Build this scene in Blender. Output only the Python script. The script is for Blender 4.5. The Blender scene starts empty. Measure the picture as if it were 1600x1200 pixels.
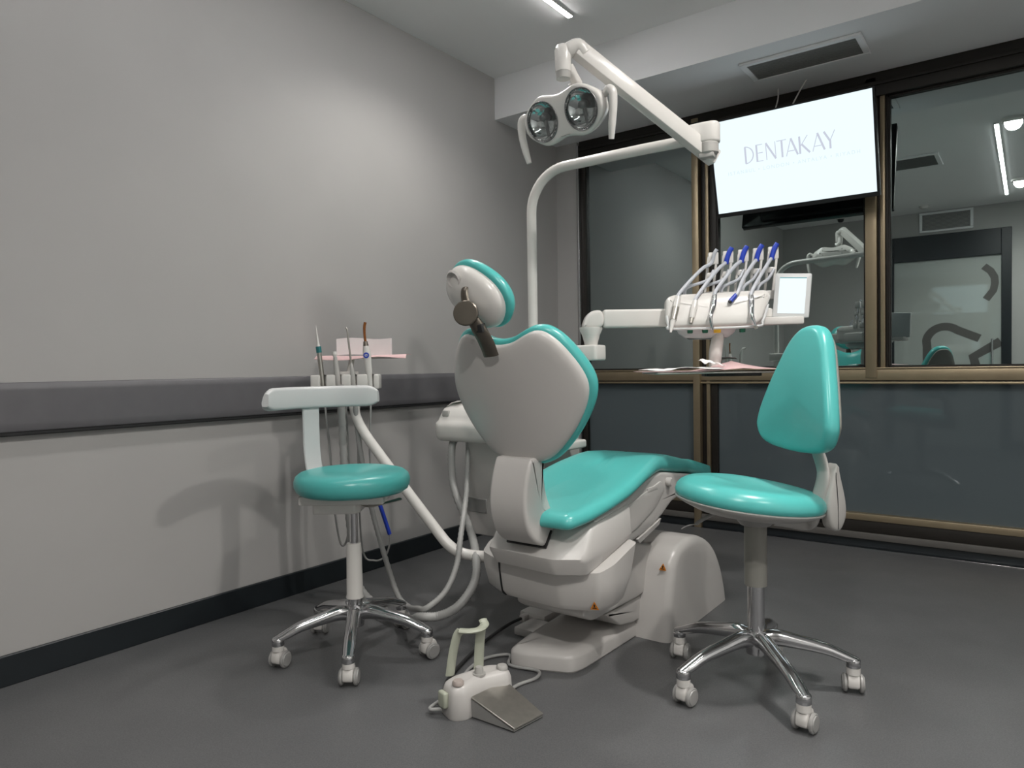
import bpy, bmesh, math, random
from mathutils import Vector, Matrix, Quaternion
random.seed(4)
V = Vector
PI = math.pi
SC = bpy.context.scene
COL = SC.collection

# ------------------------------------------------------------------ camera
f_px = 1099.217
Rm = Matrix(((0.805, -0.002, 0.594), (0.593, 0.027, -0.804), (-0.015, 1.0, 0.023)))
ex = V((1.0, 0, 0))
def ortho(m):
    z = V((m[0][2], m[1][2], m[2][2])).normalized()
    y = V((m[0][1], m[1][1], m[2][1])); y = (y - z * y.dot(z)).normalized()
    x = y.cross(z)
    return Matrix(((x[0], y[0], z[0], 0), (x[1], y[1], z[1], 0), (x[2], y[2], z[2], 1.0), (0, 0, 0, 1)))
cam_d = bpy.data.cameras.new('camera'); cam = bpy.data.objects.new('camera', cam_d); COL.objects.link(cam)
cam_d.sensor_width = 36; cam_d.sensor_fit = 'HORIZONTAL'; cam_d.lens = f_px / 1600 * 36; cam_d.clip_start = .05
cam.matrix_world = ortho(Rm)
SC.camera = cam

# ------------------------------------------------------------------ materials
def mat(name, col, rough=.5, metal=0.0, noise=0.0, nscale=40, bump=0.0, coat=0.0, spec=.5, sss=0):
    m = bpy.data.materials.new(name); m.use_nodes = True
    nt = m.node_tree; b = nt.nodes['Principled BSDF']
    b.inputs['Base Color'].default_value = (*col, 1); b.inputs['Roughness'].default_value = rough
    b.inputs['Metallic'].default_value = metal; b.inputs['Specular IOR Level'].default_value = spec
    b.inputs['Coat Weight'].default_value = coat; b.inputs['Coat Roughness'].default_value = .08
    if noise or bump:
        tc = nt.nodes.new('ShaderNodeTexCoord'); n = nt.nodes.new('ShaderNodeTexNoise')
        n.inputs['Scale'].default_value = nscale; n.inputs['Detail'].default_value = 4
        nt.links.new(tc.outputs['Object'], n.inputs['Vector'])
        if noise:
            r = nt.nodes.new('ShaderNodeValToRGB')
            r.color_ramp.elements[0].position = .3; r.color_ramp.elements[1].position = .7
            r.color_ramp.elements[0].color = (*[c * (1 - noise) for c in col], 1)
            r.color_ramp.elements[1].color = (*[min(1, c * (1 + noise)) for c in col], 1)
            nt.links.new(n.outputs['Fac'], r.inputs['Fac']); nt.links.new(r.outputs['Color'], b.inputs['Base Color'])
        if bump:
            bp = nt.nodes.new('ShaderNodeBump'); bp.inputs['Strength'].default_value = bump; bp.inputs['Distance'].default_value = .002
            nt.links.new(n.outputs['Fac'], bp.inputs['Height']); nt.links.new(bp.outputs['Normal'], b.inputs['Normal'])
    return m
def emat(name, col, s):
    m = bpy.data.materials.new(name); m.use_nodes = True; nt = m.node_tree; nt.nodes.clear()
    o = nt.nodes.new('ShaderNodeOutputMaterial'); e = nt.nodes.new('ShaderNodeEmission')
    e.inputs['Color'].default_value = (*col, 1); e.inputs['Strength'].default_value = s
    nt.links.new(e.outputs[0], o.inputs[0]); return m
M = dict(
    wall=mat('wall_paint', (.42, .410, .40), .55, noise=.02, nscale=3, bump=.04),
    ceil=mat('ceiling_paint', (.88, .88, .875), .7, noise=.01, nscale=2),
    bulk=mat('bulkhead_paint', (.86, .86, .87), .7, noise=.01, nscale=2),
    base=mat('baseboard_black', (.011, .015, .018), .4, noise=.1, nscale=8),
    rail=mat('bumper_grey', (.125, .122, .130), .45, noise=.04, nscale=20),
    rail_edge=mat('bumper_edge', (.012, .012, .013), .5),
    white=mat('white_plastic', (.68, .66, .63), .22, noise=.015, nscale=6),
    white_d=mat('ivory_grey_plastic', (.54, .52, .50), .30, noise=.02, nscale=6),
    cool=mat('cool_white_plastic', (.60, .61, .61), .3, noise=.015, nscale=8),
    grey=mat('grey_plastic', (.27, .265, .255), .35, noise=.02, nscale=8),
    grey_l=mat('light_grey_plastic', (.42, .41, .39), .35, noise=.02, nscale=8),
    wheel=mat('caster_wheel_grey', (.33, .325, .315), .35, noise=.02, nscale=8),
    olive=mat('sleeve_grey_beige', (.25, .245, .22), .4, noise=.02, nscale=8),
    teal=mat('teal_vinyl', (.085, .45, .425), .28, noise=.03, nscale=5, bump=.03),
    chrome=mat('chrome', (.62, .62, .63), .14, 1.0, noise=.03, nscale=12),
    steel=mat('brushed_steel', (.48, .46, .42), .38, 1.0, noise=.06, nscale=50),
    bracket=mat('bronze_bracket', (.17, .15, .125), .35, .85, noise=.05, nscale=20),
    black=mat('black_plastic', (.008, .008, .009), .35, noise=.05, nscale=10),
    rubber=mat('dark_rubber', (.02, .02, .02), .6, noise=.05, nscale=10),
    gold=mat('bronze_frame', (.37, .30, .20), .38, .75, noise=.06, nscale=10),
    brown=mat('dark_bronze_frame', (.022, .019, .016), .45, .3, noise=.08, nscale=10),
    hose=mat('grey_hose', (.33, .33, .32), .4, noise=.03, nscale=20),
    hose_w=mat('pale_hose', (.46, .48, .52), .35, noise=.03, nscale=20),
    blue=mat('blue_silicone', (.012, .045, .42), .35, noise=.03, nscale=20),
    pink=mat('pink_paper', (.70, .48, .48), .8, noise=.04, nscale=15),
    paper=mat('white_paper', (.84, .83, .82), .8, noise=.03, nscale=15),
    orange=mat('amber_light_guide', (.22, .07, .012), .2, noise=.05, nscale=20),
    tealdark=mat('teal_plastic', (.02, .16, .17), .35, noise=.05, nscale=20),
    green=mat('green_button', (.01, .10, .055), .4, noise=.05, nscale=30),
    yellow=mat('yellow_button', (.62, .36, .02), .4, noise=.05, nscale=30),
    orange_lbl=mat('orange_warning_label', (.55, .18, .01), .5, noise=.05, nscale=30),
    cream=mat('cream_plastic', (.47, .46, .38), .4, noise=.02, nscale=10),
    vent=mat('vent_grey', (.22, .22, .21), .5, noise=.04, nscale=20),
    ventd=mat('vent_dark', (.03, .03, .03), .7, noise=.05, nscale=20),
    pinkbtn=mat('pale_pink_button', (.42, .36, .33), .4, noise=.02, nscale=20),
    doorframe=mat('door_frame_dark', (.010, .013, .016), .4, noise=.08, nscale=6),
    decal=mat('grey_decal', (.09, .085, .08), .6, noise=.03, nscale=10),
    hook=mat('mint_grey_plastic', (.40, .42, .34), .4, noise=.02, nscale=10),
    mirror=mat('reflector_mirror', (.75, .76, .76), .06, 1.0, noise=.02, nscale=30),
    skirt=mat('plinth_grey', (.10, .095, .088), .45, noise=.06, nscale=8),
    reflh=mat('grey_metal_holder', (.20, .20, .20), .35, .7, noise=.05, nscale=20),
    lamp_lit=emat('linear_light_emission', (1, .98, .97), 44.0),
    down_lit=emat('downlight_emission', (1, .95, .86), 14.0),
    screen=emat('tv_screen_emission', (.80, .93, .985), .92),
    screen_text=emat('tv_text_emission', (.60, .63, .73), .82),
    screen_text2=emat('tv_subtext_emission', (.68, .80, .84), .88),
    tablet=emat('tablet_screen_emission', (.88, .97, 1.0), .86),
    tablet_bar=emat('tablet_bar_emission', (.10, .36, .40), .8),
    tablet_grey=emat('tablet_mark_emission', (.66, .80, .82), 1.0),
)
def floor_mat():
    m = mat('vinyl_floor', (.062, .064, .066), .34)
    nt = m.node_tree; b = nt.nodes['Principled BSDF']
    tc = nt.nodes.new('ShaderNodeTexCoord')
    n1 = nt.nodes.new('ShaderNodeTexNoise'); n1.inputs['Scale'].default_value = 260; n1.inputs['Detail'].default_value = 3
    n2 = nt.nodes.new('ShaderNodeTexNoise'); n2.inputs['Scale'].default_value = 5; n2.inputs['Detail'].default_value = 6
    r1 = nt.nodes.new('ShaderNodeValToRGB'); r1.color_ramp.elements[0].position = .35; r1.color_ramp.elements[1].position = .68
    r1.color_ramp.elements[0].color = (.105, .107, .110, 1); r1.color_ramp.elements[1].color = (.150, .152, .155, 1)
    mx = nt.nodes.new('ShaderNodeMixRGB'); mx.blend_type = 'MULTIPLY'; mx.inputs[0].default_value = .35
    nt.links.new(tc.outputs['Object'], n1.inputs['Vector']); nt.links.new(tc.outputs['Object'], n2.inputs['Vector'])
    nt.links.new(n1.outputs['Fac'], r1.inputs['Fac']); nt.links.new(r1.outputs['Color'], mx.inputs[1]); nt.links.new(n2.outputs['Color'], mx.inputs[2])
    rr = nt.nodes.new('ShaderNodeMapRange'); rr.inputs['To Min'].default_value = .30; rr.inputs['To Max'].default_value = .46
    nt.links.new(n2.outputs['Fac'], rr.inputs['Value']); nt.links.new(rr.outputs[0], b.inputs['Roughness'])
    bw = nt.nodes.new('ShaderNodeRGBToBW')
    nt.links.new(n2.outputs['Color'], bw.inputs[0])
    nt.links.new(bw.outputs[0], mx.inputs[2])
    nt.links.new(mx.outputs[0], b.inputs['Base Color'])
    return m
M['floor'] = floor_mat()
def glass_film(name, refl, tint, rough=.01, base=(.006, .008, .009)):
    """dark glazed pane at night: a tinted mirror film over a black outside"""
    m = bpy.data.materials.new(name); m.use_nodes = True; nt = m.node_tree; b = nt.nodes['Principled BSDF']
    b.inputs['Base Color'].default_value = (*base, 1); b.inputs['Roughness'].default_value = .3; b.inputs['Specular IOR Level'].default_value = 0
    g = nt.nodes.new('ShaderNodeBsdfGlossy'); g.inputs['Roughness'].default_value = rough; g.inputs['Color'].default_value = (*tint, 1)
    mx = nt.nodes.new('ShaderNodeMixShader'); mx.inputs[0].default_value = refl
    o = nt.nodes['Material Output']
    nt.links.new(b.outputs[0], mx.inputs[1]); nt.links.new(g.outputs[0], mx.inputs[2]); nt.links.new(mx.outputs[0], o.inputs[0])
    return m
M['glass'] = glass_film('window_glass_film', .55, (.84, .96, .94))
M['glass_dim'] = glass_film('window_glass_dim', .38, (.84, .96, .95))
M['panel'] = glass_film('spandrel_panel', .035, (.9, 1, 1), .03, (.085, .105, .115))
M['doorglass'] = glass_film('frosted_door_glass', .12, (.9, 1, 1), .03, (.40, .42, .40))
def clear_glass():
    m = bpy.data.materials.new('clear_lens'); m.use_nodes = True; nt = m.node_tree; nt.nodes.clear()
    o = nt.nodes.new('ShaderNodeOutputMaterial'); t = nt.nodes.new('ShaderNodeBsdfTransparent'); g = nt.nodes.new('ShaderNodeBsdfGlossy')
    g.inputs['Roughness'].default_value = .02; mx = nt.nodes.new('ShaderNodeMixShader'); mx.inputs[0].default_value = .08
    t.inputs['Color'].default_value = (.9, .92, .92, 1)
    nt.links.new(t.outputs[0], mx.inputs[1]); nt.links.new(g.outputs[0], mx.inputs[2]); nt.links.new(mx.outputs[0], o.inputs[0]); return m
M['lens'] = clear_glass()

# ------------------------------------------------------------------ object helpers
BASE = {}
def root(name, label, cat, loc, group=None, kind=None):
    o = bpy.data.objects.new(name, None); COL.objects.link(o); o.location = loc; o.empty_display_size = .05
    o['label'] = label; o['category'] = cat
    if group: o['group'] = group
    if kind: o['kind'] = kind
    BASE[o] = V(loc); return o
def obj(name, bm, m, parent=None, smooth=38, label=None, cat=None, group=None, kind=None):
    if parent is not None: b = BASE[parent]
    else:
        vs = [v.co for v in bm.verts]
        b = V(((min(v.x for v in vs) + max(v.x for v in vs)) / 2, (min(v.y for v in vs) + max(v.y for v in vs)) / 2, min(v.z for v in vs)))
    bmesh.ops.translate(bm, verts=bm.verts, vec=-b)
    bmesh.ops.recalc_face_normals(bm, faces=bm.faces)
    me = bpy.data.meshes.new(name); bm.to_mesh(me); bm.free()
    if smooth:
        for p in me.polygons: p.use_smooth = True
        me.set_sharp_from_angle(angle=math.radians(smooth))
    ms = m if isinstance(m, (list, tuple)) else [m]
    for q in ms: me.materials.append(M[q])
    o = bpy.data.objects.new(name, me); COL.objects.link(o)
    if parent is not None: o.parent = parent
    else: o.location = b
    BASE[o] = b
    if label: o['label'] = label
    if cat: o['category'] = cat
    if group: o['group'] = group
    if kind: o['kind'] = kind
    return o
def struct(name, bm, m, label, cat, smooth=30): return obj(name, bm, m, None, smooth, label, cat, None, 'structure')

# ------------------------------------------------------------------ shape helpers (add into a bmesh)
def new(): return bmesh.new()
def frame(o, u, v, w):
    o, u, v, w = V(o), V(u), V(v), V(w)
    return lambda a, b, c=0: o + u * a + v * b + w * c
def box(bm, x0, x1, y0, y1, z0, z1, bev=0.0, seg=2, fn=None):
    t = bmesh.new(); bmesh.ops.create_cube(t, size=1)
    for v in t.verts:
        v.co = V((x0 + (v.co.x + .5) * (x1 - x0), y0 + (v.co.y + .5) * (y1 - y0), z0 + (v.co.z + .5) * (z1 - z0)))
    if bev: bmesh.ops.bevel(t, geom=list(t.edges), offset=bev, segments=seg, profile=.5, affect='EDGES')
    merge(bm, t, fn); return bm
def merge(bm, t, fn=None):
    mp = {}
    for v in t.verts: mp[v] = bm.verts.new(fn(*v.co) if fn else v.co)
    for f in t.faces:
        try:
            g = bm.faces.new([mp[v] for v in f.verts]); g.material_index = f.material_index
        except ValueError: pass
    t.free()
def ring_faces(bm, a, b):
    n = len(a)
    for i in range(n):
        try: bm.faces.new((a[i], a[(i + 1) % n], b[(i + 1) % n], b[i]))
        except ValueError: pass
def catmull(pts, k=6, closed=False):
    pts = [V(p) for p in pts]; n = len(pts); out = []
    rng = range(n if closed else n - 1)
    for i in rng:
        p1, p2 = pts[i], pts[(i + 1) % n]
        p0 = pts[(i - 1) % n] if (closed or i > 0) else p1 * 2 - p2
        p3 = pts[(i + 2) % n] if (closed or i + 2 < n) else p2 * 2 - p1
        for j in range(k):
            t = j / k
            out.append(.5 * ((2 * p1) + (p2 - p0) * t + (2 * p0 - 5 * p1 + 4 * p2 - p3) * t * t + (3 * p1 - p0 - 3 * p2 + p3) * t ** 3))
    if not closed: out.append(pts[-1])
    return out
def rounded(poly, r, k=4):
    """round the corners of a 2D polygon; r one radius or one per corner"""
    n = len(poly); out = []
    for i in range(n):
        p = V(poly[i]); a = V(poly[i - 1]) - p; b = V(poly[(i + 1) % n]) - p
        ri = r[i] if isinstance(r, (list, tuple)) else r
        d = min(ri, a.length * .45, b.length * .45)
        if d < 1e-5:
            out.append(p.copy()); continue
        s, e = p + a.normalized() * d, p + b.normalized() * d
        for j in range(k + 1):
            t = j / k; out.append(s * (1 - t) ** 2 + p * 2 * t * (1 - t) + e * t * t)
    return out
def offset2(pts, d):
    n = len(pts); area = sum(pts[i].x * pts[(i + 1) % n].y - pts[(i + 1) % n].x * pts[i].y for i in range(n))
    s = 1 if area > 0 else -1; out = []
    for i in range(n):
        e = pts[(i + 1) % n] - pts[i - 1]
        if e.length < 1e-9: e = pts[(i + 2) % n] - pts[i - 2]
        nn = V((-e.y, e.x)).normalized() * s
        out.append(pts[i] + nn * d)
    return out
def slab(t, b, n=4, b2=None):
    b2 = b if b2 is None else b2; L = []
    for k in range(n + 1):
        a = PI / 2 * k / n; L.append((b * (1 - math.sin(a)), b * (1 - math.cos(a))))
    for k in range(n, -1, -1):
        a = PI / 2 * k / n; L.append((b2 * (1 - math.sin(a)), t - b2 * (1 - math.cos(a))))
    return L
def pad(bm, outline, layers, fn, dome0=0.0, dome1=0.0, rings=3):
    """closed solid: outline (2D) taken through (inset, height) layers; ends closed by rings towards the centre"""
    out = [V(p) for p in outline]; c = sum(out, V((0, 0))) / len(out); prev = None; first = None; last2 = first2 = None
    for (d, h) in layers:
        q = offset2(out, d) if abs(d) > 1e-9 else out
        cur = [bm.verts.new(fn(p.x, p.y, h)) for p in q]
        if prev: ring_faces(bm, prev, cur)
        else: first, first2, h0 = cur, q, h
        prev, last2, h1 = cur, q, h
    for ring, q, h, dm in ((first, first2, h0, -dome0), (prev, last2, h1, dome1)):
        pr = ring
        for k in range(1, rings):
            s = 1 - k / rings
            cur = [bm.verts.new(fn(*(c + (p - c) * s), h + dm * (1 - s * s))) for p in q]
            ring_faces(bm, pr, cur); pr = cur
        cv = bm.verts.new(fn(c.x, c.y, h + dm))
        n = len(pr)
        for i in range(n): bm.faces.new((pr[i], pr[(i + 1) % n], cv))
    return bm
def prism(bm, poly, t, fn, r=0.0, bev=0.0, k=4, n=3, dome0=0, dome1=0):
    o = rounded(poly, r, k) if r else [V(p) for p in poly]
    return pad(bm, o, slab(t, bev, n) if bev else [(0, 0), (0, t)], fn, dome0, dome1, 2)
def tube(bm, pts, r, n=12, k=6, smooth=True, up=None, cap=True):
    """r: radius, list of radii, or list of (a, b) half axes (a sideways, b along up)"""
    P = catmull(pts, k) if (smooth and len(pts) > 2) else [V(p) for p in pts]
    m = len(P)
    def rad(i):
        if isinstance(r, (int, float)): return (r, r)
        if isinstance(r, tuple): return r
        t = i / (m - 1) * (len(r) - 1); a = min(int(t), len(r) - 2); fr = t - a
        A = r[a] if isinstance(r[a], tuple) else (r[a], r[a]); B = r[a + 1] if isinstance(r[a + 1], tuple) else (r[a + 1], r[a + 1])
        return (A[0] + (B[0] - A[0]) * fr, A[1] + (B[1] - A[1]) * fr)
    T = [(P[min(i + 1, m - 1)] - P[max(i - 1, 0)]).normalized() for i in range(m)]
    u = V(up) if up is not None else (V((0, 0, 1)) if abs(T[0].z) < .9 else V((1, 0, 0)))
    prev = None; rings = []
    for i in range(m):
        if up is not None: u = V(up)
        s = T[i].cross(u)
        if s.length < 1e-4: s = T[i].cross(V((0, 1, 0)))
        s.normalize(); u = s.cross(T[i]).normalized(); a, b = rad(i)
        ring = [bm.verts.new(P[i] + s * (a * math.cos(2 * PI * j / n)) + u * (b * math.sin(2 * PI * j / n))) for j in range(n)]
        if prev: ring_faces(bm, prev, ring)
        prev = ring; rings.append(ring)
    if cap:
        bm.faces.new(rings[0]); bm.faces.new(list(reversed(rings[-1])))
    return bm
def lathe(bm, prof, o, axis=(0, 0, 1), n=28, sx=1.0):
    w = V(axis).normalized(); u = w.orthogonal().normalized(); v = w.cross(u); o = V(o); prev = None
    for (r, h) in prof:
        if r < 1e-6: cur = [bm.verts.new(o + w * h)]
        else: cur = [bm.verts.new(o + w * h + (u * math.cos(2 * PI * j / n) * sx + v * math.sin(2 * PI * j / n)) * r) for j in range(n)]
        if prev:
            if len(prev) == 1 and len(cur) > 1:
                for j in range(n): bm.faces.new((prev[0], cur[(j + 1) % n], cur[j]))
            elif len(cur) == 1 and len(prev) > 1:
                for j in range(n): bm.faces.new((prev[j], prev[(j + 1) % n], cur[0]))
            elif len(cur) > 1: ring_faces(bm, prev, cur)
        else: f0 = cur
        prev = cur
    if len(f0) > 1: bm.faces.new(list(reversed(f0)))
    if len(prev) > 1: bm.faces.new(prev)
    return bm
def loft(bm, rings):
    prev = None
    for q in rings:
        cur = [bm.verts.new(p) for p in q]
        if prev: ring_faces(bm, prev, cur)
        else: f0 = cur
        prev = cur
    bm.faces.new(list(reversed(f0))); bm.faces.new(prev); return bm
def cyl(bm, a, b, r, n=20, bev=0.0):
    a, b = V(a), V(b); L = (b - a).length
    e = min(bev, L * .45, r * .9)
    prof = [(0, 0), (r - e, 0), (r, e), (r, L - e), (r - e, L), (0, L)] if e else [(0, 0), (r, 0), (r, L), (0, L)]
    return lathe(bm, prof, a, b - a, n)
XY = frame((0, 0, 0), (1, 0, 0), (0, 1, 0), (0, 0, 1))
def YZ(x): return frame((x, 0, 0), (0, 1, 0), (0, 0, 1), (1, 0, 0))      # (y, z, +x)
def XZ(y): return frame((0, y, 0), (1, 0, 0), (0, 0, 1), (0, 1, 0))      # (x, z, +y)

# ================================================================== THE ROOM
XL, XR, YB, YD, ZC, ZS, YK = -2.657, 1.95, 4.17, -1.29, 2.776, 2.525, 3.46
struct('floor', box(new(), XL - .1, XR + .1, YD - .1, YB + .25, -.08, 0), 'floor', 'dark grey speckled vinyl floor of the treatment room', 'floor')
struct('wall_left', box(new(), XL - .1, XL, YD - .1, YB + .25, 0, ZC), 'wall', 'pale grey painted wall along the left side', 'wall')
struct('wall_right', box(new(), XR, XR + .1, YD - .1, YB + .25, 0, ZC), 'ceil', 'plain painted wall opposite the bumper rail wall', 'wall')
struct('wall_back', box(new(), XL - .1, XR + .1, YD - .1, YD, 0, ZC), 'wall', 'painted wall holding the frosted door, seen mirrored in the windows', 'wall')
struct('wall_front', box(new(), XL, -2.49, YB - .02, YB + .25, 0, ZS), 'wall', 'narrow strip of grey wall left of the glazing', 'wall')
struct('ceiling', box(new(), XL - .1, XR + .1, YD - .1, YB + .25, ZC, ZC + .1), 'ceil', 'smooth light grey main ceiling', 'ceiling')
struct('ceiling_bulkhead', box(new(), XL, XR, YK, YB + .25, ZS, ZC), 'bulk', 'lowered ceiling bulkhead running above the windows', 'ceiling')
b = new(); box(b, XL, XL + .014, YD, YB - .02, 0, .10, .003, 1)
struct('baseboard_left', b, 'base', 'black baseboard along the left wall', 'baseboard')
b = new(); box(b, XL, XL + .014, YD, -.2, 0, .10)
for nm, bb in (('baseboard_right', (XR - .014, XR, YD, YB - .1, 0, .10)), ('baseboard_back', (-.17, XR - .014, YD, YD + .014, 0, .10))):
    struct(nm, box(new(), *bb), 'base', 'black baseboard along the ' + ('wall facing the bumper rail' if 'right' in nm else 'door wall'), 'baseboard')
b.free()
r_ = root('trim_1', 'dark grey bumper rail fixed along the left wall', 'wall bumper', (XL, 1.4, .80), kind='structure')
b = new(); pad(b, rounded([(XL, .815), (XL + .03, .815), (XL + .034, .84), (XL + .034, .955), (XL + .026, .976), (XL, .976)], .006, 3),
               [(0, YD), (0, YB - .03)], lambda x, z, y: V((x, y, z)), rings=2)
obj('rail_face', b, 'rail', r_)
obj('rail_lower_edge', box(new(), XL, XL + .028, YD, YB - .03, .803, .816, .003, 1), 'rail_edge', r_, label='black lower edge strip')

# window wall ---------------------------------------------------------------
YG = 4.20
cols = [('window_1', -2.46, -1.675, 'first window bay from the left wall, behind the delivery arm', 'left'),
        ('window_2', -1.535, -.715, 'second window bay, behind the television and instrument table', 'middle'),
        ('window_3', -.61, XR, 'wide window bay to the side of the television', 'right')]
for nm, x0, x1, lab, _ in cols:
    w_ = root(nm, lab, 'window', ((x0 + x1) / 2, YG, .19), kind='structure')
    obj('glass_pane', box(new(), x0 - .01, x1 + .01, YG, YG + .012, .955, 2.42), 'glass_dim' if nm == 'window_1' else 'glass', w_, 0, label='dark night glass reflecting the room')
    if nm != 'window_3': obj('lower_panel', box(new(), x0 - .01, (XR if nm == 'window_2' else x1 + .01), YG, YG + .012, .17, .905), 'panel', w_, 0, label='blue grey opaque lower panel')
    b = new()
    for (a0, a1, c0, c1) in ((x0, x1, .972, .984), (x0, x1, 2.388, 2.40), (x0, x0 + .012, .972, 2.4), (x1 - .012, x1, .972, 2.4)):
        box(b, a0, a1, YG - .02, YG + .001, c0, c1, .002, 1)
    obj('glazing_bead', b, 'brown', w_)
def trim(i, parts, label):
    t = root('trim_%d' % i, label, 'window frame', (sum(parts[0][1][0:2]) / 2, YB, 0), kind='structure')
    for nm, bb, m in parts: obj(nm, box(new(), *bb, .003, 2), m, t)
trim(2, [('mullion_face', (-1.675, -1.632, YB - .03, YG + .02, .0, 2.5), 'gold'), ('mullion_recess', (-1.632, -1.600, YB + .012, YG + .02, .06, 2.5), 'brown'),
         ('mullion_strip', (-1.600, -1.578, YB - .005, YG + .02, .06, 2.5), 'gold'), ('mullion_rebate', (-1.578, -1.535, YB + .01, YG + .02, .06, 2.5), 'brown')],
     'bronze mullion between the first and second window bays')
trim(3, [('mullion_face', (-.715, -.660, YB - .02, YG + .02, .92, 2.5), 'gold'), ('mullion_recess', (-.660, -.645, YB + .012, YG + .02, .92, 2.5), 'brown'),
         ('mullion_strip', (-.645, -.622, YB - .005, YG + .02, .92, 2.5), 'gold'), ('mullion_rebate', (-.622, -.61, YB + .01, YG + .02, .92, 2.5), 'brown')],
     'bronze mullion below the television, between second and third window bays')
trim(4, [('jamb_face', (-2.492, -2.474, YB - .03, YG + .02, .0, 2.5), 'chrome'), ('jamb_recess', (-2.474, -2.44, YB, YG + .02, .06, 2.5), 'brown')],
     'dark metal jamb where the glazing meets the left wall strip')
trim(5, [('transom_bar', (-2.474, XR, YB - .012, YG + .02, .905, .965), 'gold'), ('transom_lip', (-2.474, XR, YB - .018, YG + .01, .965, .974), 'gold'),
         ('transom_groove', (-2.474, XR, YB - .004, YG + .01, .898, .905), 'brown'), ('transom_foot', (-2.474, XR, YB - .012, YG + .01, .886, .898), 'gold')],
     'bronze transom bar between glass and lower panels')
trim(6, [('head_bar', (-2.474, XR, YB - .02, YG + .02, 2.40, ZS), 'brown'), ('head_strip', (-2.474, XR, YB - .032, YB - .02, 2.455, 2.475), 'brown')],
     'dark bronze head bar under the ceiling bulkhead')
trim(7, [('bottom_rail', (-2.474, XR, YB - .014, YG + .02, .150, .186), 'gold'), ('lower_bar', (-2.474, XR, YB - .008, YG + .02, .085, .150), 'brown'),
         ('plinth', (-2.474, XR, YB - .02, YG + .02, .050, .085), 'skirt'), ('skirting', (-2.474, XR, YB - .004, YG + .02, 0, .050), 'base'),
         ('floor_strip', (-2.474, XR, YB - .03, YB - .012, 0, .004), 'chrome')],
     'bronze bottom rail and black skirting under the lower panels')

# door wall (seen mirrored in the windows)
d_ = root('door_1', 'frosted glass door in a wide black frame, seen mirrored in the right window', 'door', (-.80, YD, 0), kind='structure')
b = new()
for bb in ((-1.43, -1.345, 0, 2.495), (-.275, -.18, 0, 2.495), (-1.345, -.275, 2.20, 2.495)): box(b, bb[0], bb[1], YD, YD + .05, bb[2], bb[3], .004, 1)
obj('door_frame', b, 'doorframe', d_)
obj('door_glass', box(new(), -1.345, -.275, YD + .005, YD + .02, .0, 2.20), 'doorglass', d_, 0, label='pale frosted glass leaf')
b = new()     # printed arc and strokes on the glass
def arcpts(cx, cz, r, a0, a1, n=16): return [(cx + r * math.cos(math.radians(a0 + (a1 - a0) * i / n)), cz + r * math.sin(math.radians(a0 + (a1 - a0) * i / n))) for i in range(n + 1)]
def stroke(bm, pts, wd):
    P = [V(p) for p in pts]; L = []; R_ = []
    for i, p in enumerate(P):
        e = (P[min(i + 1, len(P) - 1)] - P[max(i - 1, 0)]).normalized(); nn = V((-e.y, e.x)) * wd / 2
        L.append(p + nn); R_.append(p - nn)
    for i in range(len(P) - 1):
        t = bmesh.new(); q = [L[i], L[i + 1], R_[i + 1], R_[i]]
        lo = [t.verts.new((x.x, YD + .0195, x.y)) for x in q]; hi = [t.verts.new((x.x, YD + .022, x.y)) for x in q]
        t.faces.new(lo); t.faces.new(hi)
        for j in range(4): t.faces.new((lo[j], lo[(j + 1) % 4], hi[(j + 1) % 4], hi[j]))
        merge(bm, t)
stroke(b, [(-.99, .75), (-1.00, 1.0), (-1.0, 1.18)] + arcpts(-.82, 1.22, .19, 170, 50) + [(-.48, 1.26)], .09)
stroke(b, [(-.28, 1.22), (-.54, 1.05), (-.46, .72)], .10)
stroke(b, [(-.44, 2.08), (-.375, 2.02), (-.34, 1.95), (-.335, 1.88), (-.35, 1.80), (-.42, 1.70)], .075)
obj('door_decal', b, 'decal', d_, 0, label='grey printed arc and strokes')
obj('door_handle', cyl(new(), (-.36, YD + .06, .95), (-.36, YD + .06, 1.25), .012), 'chrome', d_)

def vent(name, label, x0, x1, y0, y1, z, n, fr=.03, along='x', dn=1, group=None):
    t = root(name, label, 'air vent', ((x0 + x1) / 2, (y0 + y1) / 2, z))
    b = new()
    for bb in ((x0, x1, y0, y0 + fr), (x0, x1, y1 - fr, y1), (x0, x0 + fr, y0 + fr, y1 - fr), (x1 - fr, x1, y0 + fr, y1 - fr)): box(b, *bb, z - .014, z, .003, 1)
    obj('vent_frame', b, 'bulk', t)
    obj('vent_backing', box(new(), x0 + fr, x1 - fr, y0 + fr, y1 - fr, z - .003, z), 'ventd', t)
    b = new(); yy0, yy1 = y0 + fr, y1 - fr
    for i in range(n):
        y = yy0 + (yy1 - yy0) * (i + .5) / n
        box(b, x0 + fr, x1 - fr, y - .0035, y + .0035, z - .012, z - .002)
    obj('vent_louvre', b, 'vent', t, 0)
    return t
vent('ceiling_vent', 'long louvred air vent in the bulkhead above the television', -1.20, -.635, 3.60, 3.865, ZS, 13, .03)
vent('ceiling_vent', 'square air vent on the main ceiling, seen mirrored in the right window', -1.12, -.64, .98, 1.42, ZC, 16, .035)
g_ = root('wall_grille', 'louvred grille above the frosted door, seen mirrored in the right window', 'air vent', (-.80, YD, 2.53))
b = new()
for bb in ((-1.08, -.54, 2.53, 2.555), (-1.08, -.54, 2.74, 2.765), (-1.08, -1.05, 2.555, 2.74), (-.57, -.54, 2.555, 2.74)): box(b, bb[0], bb[1], YD, YD + .015, bb[2], bb[3], .003, 1)
obj('grille_frame', b, 'bulk', g_)
b = new()
for i in range(12): box(b, -1.05, -.57, YD + .002, YD + .012, 2.560 + i * .015, 2.566 + i * .015)
obj('grille_louvre', b, 'vent', g_, 0)
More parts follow.
